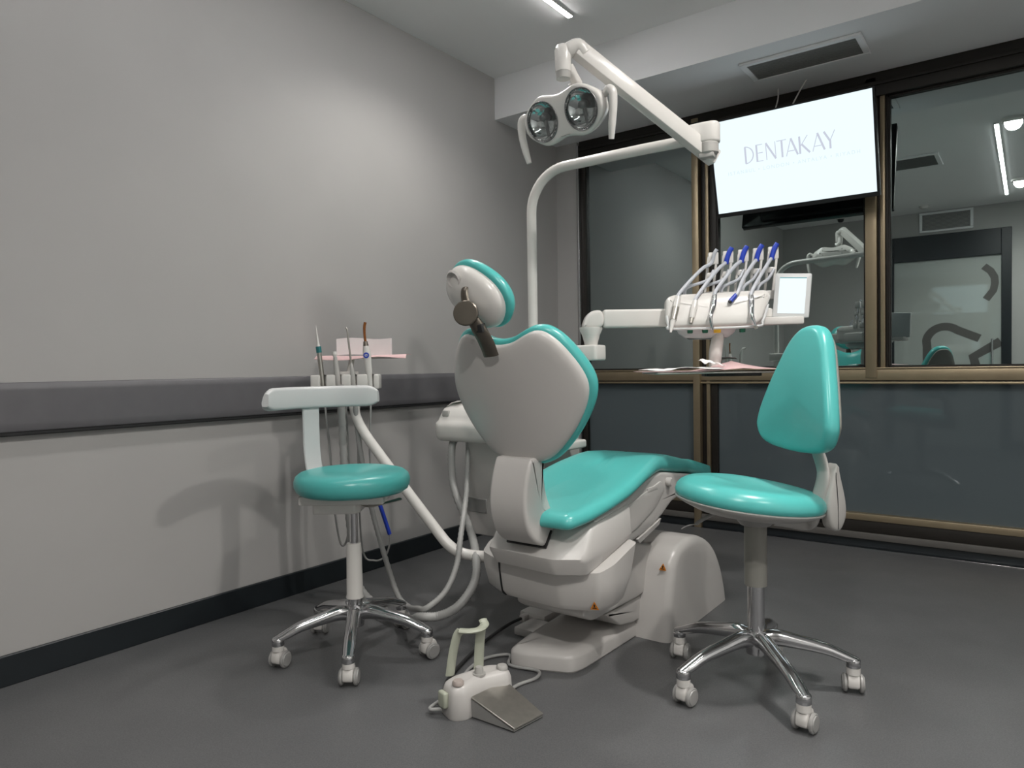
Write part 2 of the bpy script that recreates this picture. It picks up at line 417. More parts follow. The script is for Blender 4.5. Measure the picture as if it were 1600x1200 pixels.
b = new(); lathe(b, [(0, 0), (.03, 0), (.05, .015), (.052, .03), (0, .03)], (-.99, -.9, ZC - .03))
obj('smoke_detector', b, 'white', None, label='small round smoke detector on the main ceiling near the door wall', cat='smoke detector')
c_ = root('dome_camera', 'small dark dome camera on the ceiling, mirrored below the television', 'camera', (-1.88, -.95, ZC - .06))
obj('mount', lathe(new(), [(0, 0), (.045, 0), (.05, .02), (0, .02)], (-1.88, -.95, ZC - .02)), 'white', c_)
obj('dome', lathe(new(), [(0, 0), (.022, .004), (.034, .018), (.036, .04), (0, .04)], (-1.88, -.95, ZC - .06)), 'black', c_)

# lights ---------------------------------------------------------------------
def linear(x, y0, y1, label):
    t = root('linear_ceiling_light', label, 'ceiling light', (x, (y0 + y1) / 2, ZC - .014), 'linear ceiling lights')
    b = new()
    box(b, x - .017, x + .017, y0 - .004, y1 + .004, ZC - .010, ZC, .001, 1)
    for y in (y0 - .003, y1 + .003): box(b, x - .013, x + .013, y - .003, y + .003, ZC - .014, ZC, .001, 1)
    obj('light_housing', b, 'white', t)
    obj('light_diffuser', box(new(), x - .0125, x + .0125, y0, y1, ZC - .014, ZC - .006, .002, 1), 'lamp_lit', t, 0)
linear(-1.878, .32, 3.08, 'slim linear ceiling light nearer the left wall, lit')
linear(-.215, -.78, 1.985, 'slim linear ceiling light mirrored as a bright line in the right window')
def downlight(x, y, label, power, cone=168, blend=1.0):
    t = root('downlight', label, 'downlight', (x, y, ZC - .02), 'round recessed downlights')
    lathe_b = lathe(new(), [(.058, 0), (.075, 0), (.078, .006), (.078, .02), (.058, .02)], (x, y, ZC - .02)); obj('light_rim', lathe_b, 'white', t)
    obj('light_lens', lathe(new(), [(0, 0), (.057, 0), (.057, .01), (0, .01)], (x, y, ZC - .014)), 'down_lit', t)
    ld = bpy.data.lights.new('downlight_lamp', 'SPOT'); ld.energy = power; ld.spot_size = math.radians(cone); ld.spot_blend = blend
    ld.shadow_soft_size = .055; ld.color = (1, .965, .92)
    lo = bpy.data.objects.new('downlight_lamp', ld); COL.objects.link(lo); lo.parent = t; lo.location = (0, 0, -.01)
downlight(-.11, 2.02, 'round downlight at the window end of the linear light, mirrored uppermost in the right window', 125)
downlight(-.09, -.14, 'round downlight nearer the frosted door, mirrored lower in the right window', 150)
downlight(-1.97, 2.48, 'round downlight close to the left wall, throwing the bright scallop on it', 37, 140, .7)
downlight(1.2, 1.0, 'unseen round downlight added near the plain right wall to brighten the room', 120)  # added lamp out of view, bounces more light off the right wall

# ================================================================== TELEVISION
xc, hw = -1.034, .407
tv = root('television', 'flat television tilted down from the bulkhead, showing a pale logo screen', 'television', (xc, 3.95, 1.82))
tilt = math.radians(15.7)
up = V((0, -math.sin(tilt), math.cos(tilt))); nn = V((0, -math.cos(tilt), -math.sin(tilt)))
TV = frame((xc, 3.90, 2.10), (1, 0, 0), up, nn)
b = new(); prism(b, [(-hw - .012, -.27), (hw + .012, -.27), (hw + .012, .255), (-hw - .012, .255)], .035, lambda a, c, w: TV(a, c, w - .035), .006, .004)
prism(b, [(-.30, -.25), (.30, -.25), (.26, .12), (-.26, .12)], .03, lambda a, c, w: TV(a, c, w - .062), .02, .008)
obj('case', b, 'black', tv)
b = new()
for bb in ((-hw - .012, hw + .012, .246, .255), (-hw - .012, hw + .012, -.27, -.247), (-hw - .012, -hw, -.247, .246), (hw, hw + .012, -.247, .246)):
    box(b, bb[0], bb[1], bb[2], bb[3], -.001, .005, .0015, 1, TV)
obj('bezel', b, 'black', tv)
scr = obj('screen', box(new(), -hw, hw, -.247, .246, -.001, .001, fn=TV), 'screen', tv, 0, label='lit pale blue screen')
def text(body, size, fn, m, parent, name, align='CENTER', sx=1.0, extr=.0004, sp=1.0, bold=0.0):
    cu = bpy.data.curves.new(name, 'FONT'); cu.body = body; cu.size = size; cu.align_x = align; cu.extrude = extr; cu.space_character = sp; cu.offset = bold
    o = bpy.data.objects.new(name, cu); COL.objects.link(o)
    dg = bpy.context.evaluated_depsgraph_get(); me = bpy.data.meshes.new_from_object(o.evaluated_get(dg))
    bpy.data.objects.remove(o); t = bmesh.new(); t.from_mesh(me); bpy.data.meshes.remove(me)
    bb = new(); merge(bb, t, lambda a, c, w: fn(a * sx, c, w)); return obj(name, bb, m, parent, 0)
# large word in thin display capitals, drawn stroke by stroke
b = new()
def bar(bm, x0, z0, x1, z1, wd):
    e = V((x1 - x0, z1 - z0)).normalized(); q = V((-e.y, e.x)) * wd / 2; A, B = V((x0, z0)), V((x1, z1))
    t = bmesh.new(); pts = [A + q, A - q, B - q, B + q]
    lo = [t.verts.new((p.x, p.y, .0012)) for p in pts]; hi = [t.verts.new((p.x, p.y, .0018)) for p in pts]
    t.faces.new(lo); t.faces.new(hi)
    for j in range(4): t.faces.new((lo[j], lo[(j + 1) % 4], hi[(j + 1) % 4], hi[j]))
    merge(bm, t, TV)
H, TK, TN = .088, .0100, .0042
x = -.232; z0 = .0
def AL(x, w): bar(b, x, z0, x + w * .48, z0 + H, TN); bar(b, x + w * .46, z0 + H, x + w, z0, TK); bar(b, x + w * .17, z0 + H * .28, x + w * .75, z0 + H * .28, TN)
bar(b, x + .005, z0, x + .005, z0 + H, TK)                                            # D
ar = [(x + .003 + .044 * math.sin(PI * i / 12), z0 + H / 2 + H / 2 * math.cos(PI * i / 12)) for i in range(13)]
for i in range(12): bar(b, *ar[i], *ar[i + 1], .0065 if 2 < i < 9 else TN + .001)
x += .062; bar(b, x + .004, z0, x + .004, z0 + H, TK)                                 # E
for q in (0, .5, 1): bar(b, x, z0 + H * q + (.0015 if q == 0 else -.0015 if q == 1 else 0), x + .036, z0 + H * q + (.0015 if q == 0 else -.0015 if q == 1 else 0), TN)
x += .052; bar(b, x + .002, z0, x + .002, z0 + H, TN); bar(b, x + .002, z0 + H, x + .05, z0, TK); bar(b, x + .05, z0, x + .05, z0 + H, TN)   # N
x += .058; bar(b, x + .026, z0, x + .026, z0 + H, TK); bar(b, x, z0 + H - .0015, x + .05, z0 + H - .0015, TN)  # T
x += .046; AL(x, .058)                                                               # A
x += .066; bar(b, x + .004, z0, x + .004, z0 + H, TK); bar(b, x + .006, z0 + H * .42, x + .044, z0 + H, TN); bar(b, x + .014, z0 + H * .53, x + .052, z0, TK)  # K
x += .066; AL(x, .058)
x += .058; bar(b, x, z0 + H, x + .028, z0 + H * .42, TK); bar(b, x + .028, z0 + H * .45, x + .052, z0 + H, TN); bar(b, x + .028, z0, x + .028, z0 + H * .45, TK)  # Y
obj('logo_lettering', b, 'screen_text', scr, 0)
text('ISTANBUL \u2022 LONDON \u2022 ANTALYA \u2022 RIYADH', .026, lambda a, c, w: TV(a + .005, c - .047, w + .0015), 'screen_text2', scr, 'city_lettering', sp=1.35)
b = new(); tube(b, [TV(-.1, .1, -.05), TV(-.1, .2, -.10), (xc - .1, 4.05, 2.46), (xc - .1, 4.06, ZS)], .004, 8); tube(b, [TV(-.04, .1, -.05), TV(-.02, .2, -.09), (xc + .02, 4.0, 2.45), (xc + .06, 4.02, ZS)], .004, 8)
obj('cable', b, 'white', tv)
for q in (-.18, .18):
    b = new(); prism(b, [(3.90, 2.24), (3.93, 2.24), (YB - .02, 2.41), (YB - .02, 2.44), (3.90, 2.28)], .04, YZ(xc + q - .02), .004, .002)
    obj('ceiling_bracket', b, 'black', tv)

# ================================================================== STOOLS
def caster(parent, x, y, ang, zt=.078):
    """twin-wheel furniture caster under the end of a leg; ang = direction the wheel axle points"""
    a = math.radians(ang); ax = V((math.cos(a), math.sin(a), 0)); fw = V((-math.sin(a), math.cos(a), 0)); o = V((x, y, 0)) + fw * .008
    F = frame(o, fw, (0, 0, 1), ax)
    prof = [(-.029, .022), (-.028, .044), (-.020, .061), (0, .068), (.016, .064), (.024, .052), (.026, .036), (.010, .030), (-.010, .012)]
    b = new(); pad(b, rounded(prof, .006, 2), slab(.034, .006, 2), lambda u, v, w: F(u, v, w - .017), rings=2)
    cyl(b, (x, y, .058), (x, y, zt - .006), .020, 18, .002)
    c = obj('caster', b, 'white', parent, label='white twin wheel caster')
    for s in (-1, 1):
        b = new(); lathe(b, [(0, 0), (.022, 0), (.0275, .003), (.0275, .009), (.025, .0115), (.0225, .0115), (.021, .0145), (0, .0155)], F(0, .0285, s * .0165), ax * s, 28)
        w = obj('wheel', b, 'wheel', c)
    return c
def star(parent, o, rot, R, zh, ze, swivel):
    o = V(o)
    for k in range(5):
        a = math.radians(rot + 72 * k); d = V((math.cos(a), math.sin(a), 0))
        P = [o + d * .018 + V((0, 0, zh)), o + d * .06 + V((0, 0, zh + .006)), o + d * (R * .45) + V((0, 0, zh - .004)), o + d * (R * .72) + V((0, 0, zh - (zh - ze) * .42)), o + d * (R * .92) + V((0, 0, ze + .006)), o + d * (R + .012) + V((0, 0, ze - .004))]
        b = new(); tube(b, P, [(.022, .026), (.024, .026), (.023, .021), (.0215, .018), (.0205, .015), (.016, .009)], 16, 5, up=(0, 0, 1))
        # raised lip along the top of the casting
        cyl(b, o + d * R + V((0, 0, ze - .026)), o + d * R + V((0, 0, ze + .002)), .0205, 18, .003)
        obj('leg', b, 'chrome', parent, 50)
        caster(parent, o.x + d.x * R, o.y + d.y * R, swivel[k], ze - .012)
    b = new(); lathe(b, [(0, zh - .045), (.030, zh - .045), (.034, zh - .01), (.034, zh + .016), (.030, zh + .028), (0, zh + .028)], o); obj('hub', b, 'chrome', parent)

# --- round stool with a swing-around support bar
S1 = V((-1.918, 1.646, 0))
s1 = root('round_stool', 'round backless teal stool with white support bar, beside the left wall', 'stool', S1)
star(s1, S1, -46, .262, .146, .100, [36, -12, 0, 30, 18])
obj('lower_column', lathe(new(), [(0, .165), (.024, .165), (.024, .21), (0, .21)], S1), 'chrome', s1)
obj('column_sleeve', lathe(new(), [(.0, .20), (.031, .20), (.031, .206), (.0285, .21), (.0265, .37), (.024, .392), (0, .392)], S1), 'white', s1)
obj('gas_column', lathe(new(), [(0, .385), (.0145, .385), (.0145, .52), (0, .52)], S1), 'chrome', s1)
b = new(); F = frame(S1, (.805, .593, 0), (-.593, .805, 0), (0, 0, 1))
prism(b, [(-.125, -.07), (.02, -.07), (.035, -.05), (.035, .07), (-.125, .07)], .035, lambda u, v, w: F(u, v, .507 + w), .01, .006)
box(b, -.17, .12, -.08, .08, .540, .572, .006, 2, F)
obj('seat_plate', b, 'white', s1)
b = new(); tube(b, [F(.03, -.03, .535), F(.07, -.05, .53), F(.13, -.03, .54), F(.165, 0, .545)], [(.004, .004), (.004, .004), (.01, .004), (.014, .005)], 8); obj('height_lever', b, 'steel', s1)
b = new(); cu = [(0, .572), (.150, .570), (.178, .574), (.192, .584), (.199, .600), (.200, .618), (.194, .634), (.180, .645), (.155, .651), (.10, .655), (.05, .656), (0, .656)]
lathe(b, cu, S1, n=48); obj('seat_cushion', b, 'teal', s1, 60)
def pol(r, deg, z, o=S1): a = math.radians(deg); return V((o.x + r * math.cos(a), o.y + r * math.sin(a), z))
b = new()   # flat curved strip from under the seat up to the bar
P = [pol(.06, 170, .548), pol(.15, 170, .550), pol(.22, 170, .566), pol(.268, 170, .612), pol(.290, 170, .680), pol(.296, 170, .76), pol(.297, 170, .875)]
a = math.radians(170); tv_ = V((-math.sin(a), math.cos(a), 0)); Q = catmull(P, 6)
rings = []
for i, p in enumerate(Q):
    t = (Q[min(i + 1, len(Q) - 1)] - Q[max(i - 1, 0)]).normalized(); n_ = tv_.cross(t)
    rings.append([p + tv_ * (sx * .034) + n_ * (sy * .006) for sx, sy in ((-1, -.4), (-.9, -1), (.9, -1), (1, -.4), (1, .4), (.9, 1), (-.9, 1), (-1, .4))])
loft(b, rings); obj('support_arm', b, 'cool', s1)
b = new(); prof = rounded([(-.022, .858), (.020, .858), (.024, .88), (.012, .925), (-.004, .942), (-.022, .936)], .012, 3)
rings = []
for i in range(33):
    th = 217 - (217 - 119) * i / 32; e = min(i, 32 - i); s = 1 if e > 2 else (.55, .82, .95)[e]
    cx = sum((p.x for p in prof)) / len(prof); cz = .897
    rings.append([pol(.300 + cx + (p.x - cx) * s, th, cz + (p.y - cz) * (s if i < 16 else s)) for p in prof])
loft(b, rings); obj('support_bar', b, 'cool', s1, 50)

# --- saddle stool with backrest
S2 = V((-.686, 2.185, 0))
s2 = root('backrest_stool', 'teal saddle stool with tall rounded backrest, in front of the windows', 'stool', S2)
star(s2, S2, -47, .280, .150, .104, [-8, 18, 0, 5, -12])
obj('gas_column', lathe(new(), [(0, .165), (.0255, .165), (.0255, .345), (0, .345)], S2), 'chrome', s2)
obj('column_sleeve', lathe(new(), [(0, .318), (.034, .318), (.034, .40), (.0335, .52), (0, .52)], S2), 'olive', s2)
fa = math.radians(-150); fd = V((math.cos(fa), math.sin(fa), 0)); sd = V((-math.sin(fa), math.cos(fa), 0))      # fd: seat front, sd: sideways
tl = math.radians(6.5); fu = fd * math.cos(tl) + V((0, 0, math.sin(tl))); nu = fd * -math.sin(tl) + V((0, 0, math.cos(tl)))
F2 = frame(S2 + V((0, 0, .560)) + fd * .02, fu, sd, nu)
b = new(); lathe(b, [(0, .505), (.045, .505), (.062, .525), (.085, .545), (0, .545)], S2); obj('seat_plate', b, 'grey', s2)
out = [(.225 * math.cos(t) * (1.0 if math.cos(t) > 0 else .98), .205 * math.sin(t) * (1 + .06 * math.cos(t))) for t in [2 * PI * i / 56 for i in range(56)]]
b = new(); pad(b, out, [(.12, -.026), (.06, -.018), (.02, -.002), (.002, .008), (.0, .013), (.003, .016)], F2, rings=3); obj('seat_shell', b, 'grey_l', s2, 60)
def saddle(u, v, w):
    k = max(0, min(1, (w - .03) / .04))
    dz = k * (.010 * math.exp(-((u - .13) / .07) ** 2) * math.exp(-(v / .05) ** 2) - .014 * math.exp(-((u + .03) / .10) ** 2) * math.exp(-(v / .11) ** 2) + .008 * (abs(v) / .2) ** 2)
    return F2(u, v, w + dz)
b = new(); pad(b, out, [(.008, .012), (.0, .020), (-.002, .030), (.002, .045), (.012, .057), (.028, .066), (.05, .071), (.08, .073), (.11, .074), (.14, .0745)], saddle, rings=6, dome1=.002)
obj('seat_cushion', b, 'teal', s2, 80)
b = new(); tube(b, [S2 + V((-.085, -.06, .548)), S2 + V((-.125, -.088, .527)), S2 + V((-.150, -.105, .508))], [.005, .006, .006], 8); tube(b, [S2 + V((-.150, -.105, .508)), S2 + V((-.172, -.118, .502)), S2 + V((-.188, -.128, .492))], [.0025, .002, .0015], 8)
obj('height_lever', b, 'grey', s2)
# backrest: rounded triangle, leaning back
bn_a = math.radians(-128); bn = V((math.cos(bn_a), math.sin(bn_a), 0)); bs = V((-math.sin(bn_a), math.cos(bn_a), 0)); le = math.radians(8)
bu = V((0, 0, 1)) * math.cos(le) - bn * math.sin(le); bw = bn * math.cos(le) + V((0, 0, 1)) * math.sin(le)
BO = V((-.560, 2.275, .915))
B2 = frame(BO, bs, bu, bw)
half = [(0, .205), (.045, .195), (.082, .155), (.115, .08), (.145, 0), (.168, -.08), (.170, -.125), (.145, -.165), (.09, -.182), (0, -.188)]
out = catmull([V(p) for p in half] + [V((-p[0], p[1])) for p in reversed(half[1:-1])], 4, True)
def wrap(u, v, w): return B2(u, v, w + .9 * u * u - .25 * v * v)
b = new(); pad(b, out, slab(.056, .024, 5), lambda u, v, w: wrap(u, v, w - .028), dome0=.004, dome1=.012, rings=6); obj('backrest_cushion', b, 'teal', s2, 80)
b = new(); pad(b, [p * .90 for p in out], slab(.014, .006, 2), lambda u, v, w: wrap(u, v, w - .036), rings=4); obj('backrest_shell', b, 'olive', s2, 60)
# bracket from under the seat up behind the backrest, with a drop-shaped end cover
b = new(); E0 = V((-.478, 2.262, .585)); en = V((.74, -.42, 0)).normalized(); es = V((.42, .74, 0)).normalized(); 
lo = [S2 - fd * .06 + V((0, 0, .528)), S2 - fd * .15 + V((0, 0, .518)), E0 + V((-.055, -.01, -.045)), E0 + V((-.036, -.012, .02)), E0 + V((-.028, -.002, .09)), BO - bn * .045 + V((-.010, 0, -.15)), BO - bn * .038 + V((0, 0, -.08))]
tube(b, lo, [(.03, .010), (.03, .012), (.026, .018), (.026, .014), (.026, .011), (.025, .010), (.02, .008)], 14, 6, up=(bn.x, bn.y, .02)); obj('backrest_bracket', b, 'grey_l', s2, 60)
b = new(); drop = catmull([V(p) for p in ((0, .115), (.020, .06), (.036, 0), (.037, -.045), (.020, -.080), (0, -.088), (-.022, -.075), (-.034, -.04), (-.034, 0), (-.020, .06))], 4, True)
DC = frame(E0, es, V((0, 0, 1)), en)
pad(b, drop, slab(.040, .010, 3), lambda u, v, w: DC(u, v, w - .022), dome1=.004, rings=3); cv_ = obj('bracket_cover', b, 'grey_l', s2, 40)
b = new(); tube(b, [DC(-.010, .09, .0190), DC(-.006, 0, .0225), DC(.0, -.08, .0190)], .0010, 6); obj('cover_seam', b, 'black', cv_)
b = new(); box(b, -.02, .02, -.02, .02, -.012, .012, .004, 2, frame(S2 - fd * .185 + V((0, 0, .527)), fd, sd, (0, 0, 1))); obj('pivot_block', b, 'black', s2)

# ================================================================== DENTAL CHAIR
XC = -1.28
ch = root('dental_chair', 'large teal and white dental treatment chair seen from behind its backrest', 'dental chair', (XC, 2.3, 0))
b = new(); pl = rounded([(-1.435, 2.0), (-1.415, 1.875), (-1.36, 1.868), (-1.20, 1.93), (-1.185, 1.985), (-1.165, 2.60), (-1.475, 2.60)], [.06, .07, .06, .06, .06, .06, .06], 5)
pad(b, pl, [(.004, 0), (0, .006), (0, .044), (.003, .051), (.012, .060), (.026, .067), (.034, .068)], XY, rings=3); obj('base_plate', b, 'white_d', ch, 30)
hp = rounded([(2.325, -.08), (2.352, .12), (2.395, .280), (2.44, .325), (2.56, .345), (2.68, .325), (2.80, .265), (2.885, .16), (2.935, .04), (2.955, -.08)], [0, .05, .05, .05, .06, .06, .06, .06, .03, 0], 4)
b = new(); pad(b, hp, [(.034, 0), (.016, .004), (.005, .014), (.0, .03), (0, .45), (.005, .466), (.016, .476), (.034, .48)], YZ(-1.525), rings=3)
bmesh.ops.bisect_plane(b, geom=b.verts[:] + b.edges[:] + b.faces[:], plane_co=(0, 0, .001), plane_no=(0, 0, 1), clear_inner=True)
bmesh.ops.holes_fill(b, edges=[e for e in b.edges if e.is_boundary])
obj('base_housing', b, 'white_d', ch, 35)
b = new(); prism(b, [(1.93, .20), (2.02, .33), (2.16, .365), (2.30, .36), (2.50, .31), (2.50, .16), (2.30, .155), (1.99, .165)], .27, YZ(-1.425), .02, .010); obj('lift_arm', b, 'white_d', ch, 35)
b = new(); prism(b, [(2.10, .150), (2.50, .150), (2.50, .060), (2.30, .066), (2.20, .085)], .25, YZ(-1.415), .012, .006); obj('lower_lift_arm', b, 'white_d', ch, 35)
def ring(pts, z, r=.018, k=4): return [V((p.x, p.y, z(p) if callable(z) else z)) for p in rounded(pts, r, k)]
def lsh(d, rear): return [(-1.575 + d * 2.2, rear), (-1.572 + d * 2.2, 1.975 + d), (-1.545 + d * 1.9, 1.905 + d), (-1.445 + d * .6, 1.866 + d), (-1.195 - d * .2, 1.852 + d), (-1.075 - d, 1.90 + d * .7), (-1.058 - d, 1.96 + d * .4), (-1.058 - d, rear)]
b = new(); loft(b, [ring(lsh(.050, 2.02), .226), ring(lsh(.020, 2.03), .232), ring(lsh(.008, 2.05), .250), ring(lsh(.0, 2.09), lambda p: .32), ring(lsh(.0, 2.125), lambda p: .352 + max(0, (p.y - 1.87)) * .24), ring(lsh(.016, 2.125), lambda p: .356 + max(0, (p.y - 1.87)) * .24)])
obj('lower_shell', b, 'white_d', ch, 40)
b = new(); tube(b, [(-1.4425, 1.865, .350), (-1.442, 1.868, .32), (-1.4375, 1.876, .25), (-1.431, 1.888, .233)], .0042, 8); obj('shell_gap', b, 'black', ch, label='dark gap in the lower shell')
def ush(d, fy=0): return [(-1.500 + d, 2.15), (-1.500 + d, 1.96 + d), (-1.440 + d * .5, 1.822 + d + fy), (-1.18 - d * .2, 1.802 + d + fy), (-1.092 - d, 1.855 + d * .6 + fy * .8), (-1.085 - d, 1.93), (-1.085 - d, 2.15)]
def rise(z, k=.24): return lambda p: z + max(0, p.y - 1.87) * k
b = new(); loft(b, [ring(ush(.03), rise(.350)), ring(ush(.012, -.004), rise(.358)), ring(ush(.002, -.018), rise(.400, .1)), ring(ush(.0, -.018), rise(.412, .1)), ring(ush(.002, -.008), rise(.426, .1)), ring(ush(.008, .040), rise(.488, .12)), ring(ush(.018, .055), rise(.499, .12)), ring(ush(.05, .07), rise(.503, .12))])
obj('upper_shell', b, 'white_d', ch, 40)
b = new(); sp = [(1.93, .385), (1.93, .515), (2.10, .550), (2.28, .592), (2.42, .605), (2.52, .590), (2.70, .562), (2.95, .515), (2.95, .495), (2.66, .500), (2.52, .478), (2.43, .440), (2.30, .405), (2.10, .385)]
prism(b, sp, .345, YZ(XC - .172), .012, .012); obj('seat_frame', b, 'white_d', ch, 30)
b = new(); prism(b, [(2.01, .425), (2.03, .500), (2.20, .535), (2.42, .575), (2.45, .535), (2.36, .478), (2.20, .43)], .012, YZ(XC + .165), .02, .004)
prism(b, [(2.22, .395), (2.42, .435), (2.40, .412), (2.24, .376)], .012, YZ(XC + .163), .006, .003)
cyl(b, (XC + .17, 2.475, .562), (XC + .192, 2.475, .562), .017, 20, .004); box(b, XC + .165, XC + .178, 2.30, 2.385, .545, .562, .003)
obj('side_panel', b, 'white_d', ch, 40)
def lerp(tab, y):
    for (a, b_) in zip(tab, tab[1:]):
        if y <= b_[0]: t = (y - a[0]) / (b_[0] - a[0]); t = max(0, t); return a[1] + (b_[1] - a[1]) * t
    return tab[-1][1]
def sm(tab): return [(p.x, p.y) for p in catmull([V((a, c)) for a, c in tab], 5)]
top = sm([(1.74, .548), (1.85, .560), (1.95, .574), (2.10, .604), (2.25, .638), (2.38, .662), (2.48, .664), (2.62, .642), (2.80, .604), (3.08, .540)])
bot = sm([(1.74, .500), (1.85, .512), (1.95, .530), (2.10, .560), (2.25, .592), (2.40, .606), (2.50, .594), (2.62, .576), (2.80, .550), (3.08, .496)])
hwid = [(1.785, .150), (1.80, .168), (1.88, .186), (2.0, .20), (2.12, .206), (2.25, .196), (2.40, .174), (2.55, .157), (2.75, .143), (2.95, .130), (3.03, .118), (3.05, .09)]
rt = [V((h, y)) for y, h in hwid]; ol = rt + [V((-p.x + (.045 if p.y < 1.87 else .012 if p.y < 1.9 else 0), p.y)) for p in reversed(rt)]; ol = rounded([(p.x, p.y) for p in ol], .03, 2)
def seatmap(u, v, w):   # w 0..1 between underside and top
    t, o = lerp(top, v), lerp(bot, v); dip = -.012 * max(0, 1 - (u / .16) ** 2) * max(0, 1 - ((v - 2.05) / .28) ** 2) * max(0, w - .6) / .4
    return V((XC + u, v, o + (t - o) * w + dip))
b = new(); pad(b, ol, [(.02, 0.0), (.004, .06), (-.004, .25), (-.004, .5), (.002, .75), (.012, .90), (.028, .98), (.05, 1.0), (.08, 1.0), (.11, 1.0)], seatmap, rings=4)
obj('seat_cushion', b, 'teal', ch, 80)
b = new(); lc = rounded([(-.135, 2.82), (.135, 2.82), (.125, 3.07), (-.125, 3.07)], .04, 4)
pad(b, lc, [(0, -.02), (-.004, .5), (.0, 1.02), (.02, 1.12), (.05, 1.14)], seatmap, rings=3); obj('leg_cover', b, 'teal', ch, 60, label='clear teal foot end cover')
b = new(); prism(b, [(-.035, 2.08), (.03, 2.08), (.03, 2.57), (-.035, 2.57)], .035, lambda u, v, w: V((-1.535 + u, v, .660 + w)), .02, .01); box(b, -1.55, -1.52, 2.2, 2.26, .5, .675, .008); box(b, -1.55, -1.43, 2.2, 2.26, .48, .51, .008)
obj('armrest', b, 'white', ch, 40)
# backrest
rc = math.radians(17); bup = V((0, -math.sin(rc), math.cos(rc))); bfw = V((0, math.cos(rc), math.sin(rc)))
BK = frame((XC, 1.72, .87), (1, 0, 0), bup, bfw)
hh = [(0, .203), (.045, .209), (.085, .226), (.122, .238), (.155, .231), (.19, .198), (.225, .142), (.246, .092), (.250, .050), (.236, .0), (.202, -.06), (.157, -.115), (.112, -.155), (.072, -.171), (.035, -.173), (0, -.173)]
heart = catmull([V(p) for p in hh] + [V((-p[0], p[1])) for p in reversed(hh[1:-1])], 3, True)
def bwrap(u, v, w): return BK(u, v, w + .80 * u * u)
b = new(); pad(b, heart, [(.045, -.004), (.022, -.002), (.008, .003), (.001, .010), (0, .018), (.003, .03)], bwrap, dome0=.004, rings=6); obj('backrest_shell', b, 'white_d', ch, 80)
b = new(); pad(b, heart, [(.002, .018), (-.007, .021), (-.012, .028), (-.013, .040), (-.010, .052), (.002, .064), (.02, .072), (.045, .076), (.075, .077)], bwrap, rings=6); obj('backrest_cushion', b, 'teal', ch, 80)
b = new(); ap = catmull([V(p) for p in ((1.745, .722), (1.732, .70), (1.712, .64), (1.706, .57), (1.724, .505), (1.764, .462), (1.82, .440), (1.88, .438))], 4) + catmull([V(p) for p in ((1.96, .45), (1.885, .51), (1.83, .59), (1.812, .66), (1.81, .728))], 4)
pad(b, ap, [(.012, 0), (.004, .002), (0, .008), (0, .012), (0, .128), (0, .133), (.004, .138), (.012, .140)], YZ(-1.357), rings=2); obj('backrest_arm', b, 'white_d', ch, 50)
b = new(); prism(b, [(1.806, .436), (1.802, .440), (1.838, .488), (1.842, .484)], .152, YZ(-1.363), 0, 0); obj('arm_slot', b, 'black', ch, label='dark slot around the backrest arm')
# headrest
hr = math.radians(-38); hu = V((math.cos(hr), 0, math.sin(hr)))
hf = V((.10, math.cos(math.radians(22)), math.sin(math.radians(22)))).normalized(); hu = (hu - hf * hu.dot(hf)).normalized(); hv = hf.cross(hu) * -1
if hv.z < 0: hv = -hv
HD = frame((-1.342, 1.616, 1.206), hu, hv, hf)
def sup(a, c, p=2.3, n=48): return [V((a * math.copysign(abs(math.cos(t)) ** (2 / p), math.cos(t)), c * math.copysign(abs(math.sin(t)) ** (2 / p), math.sin(t)))) for t in [2 * PI * i / n for i in range(n)]]
b = new(); pad(b, sup(.114, .083), [(.050, -.014), (.028, -.007), (.012, .002), (.003, .014), (0, .026), (.003, .038)], HD, dome0=.006, rings=4); obj('headrest_shell', b, 'white', ch, 80)
HT = frame(HD(.005, .008, .026), hu, hv, hf)
b = new(); pad(b, sup(.121, .091), [(.012, 0), (.003, .004), (0, .012), (0, .022), (.008, .036), (.022, .046), (.045, .052)], HT, dome1=.006, rings=4); obj('headrest_cushion', b, 'teal', ch, 80)
hbk = obj('headrest_bracket', tube(new(), [(-1.296, 1.652, 1.036), (-1.298, 1.634, 1.072), (-1.304, 1.606, 1.115), (-1.318, 1.586, 1.155), (-1.332, 1.580, 1.195), (-1.340, 1.586, 1.232), (-1.342, 1.612, 1.245)], [(.027, .008), (.027, .009), (.024, .012), (.016, .009), (.014, .005), (.0125, .005), (.0125, .005)], 12, 5, up=(.05, -.9, .3)), 'bracket', ch, 60, label='dark bronze headrest bracket')
kd = V((.42, -.90, .05)).normalized()
obj('headrest_knob', lathe(new(), [(0, -.024), (.028, -.024), (.034, -.014), (.037, 0), (.037, .008), (.034, .011), (0, .012)], V((-1.322, 1.570, 1.160)), kd, 36), 'bracket', hbk)
b = new(); box(b, -.016, .016, -.010, .010, -.012, .012, .003, 2, frame((-1.300, 1.604, 1.118), (1, 0, 0), (0, 1, .3), (0, -.3, 1))); obj('bracket_clamp', b, 'rubber', hbk)
b = new(); lathe(b, [(.024, 0), (.030, .004), (.024, .010), (.016, .0), (.0, -.004)], HD(-.070, .03, -.004), -hf, 24); obj('headrest_socket', b, 'white_d', ch)
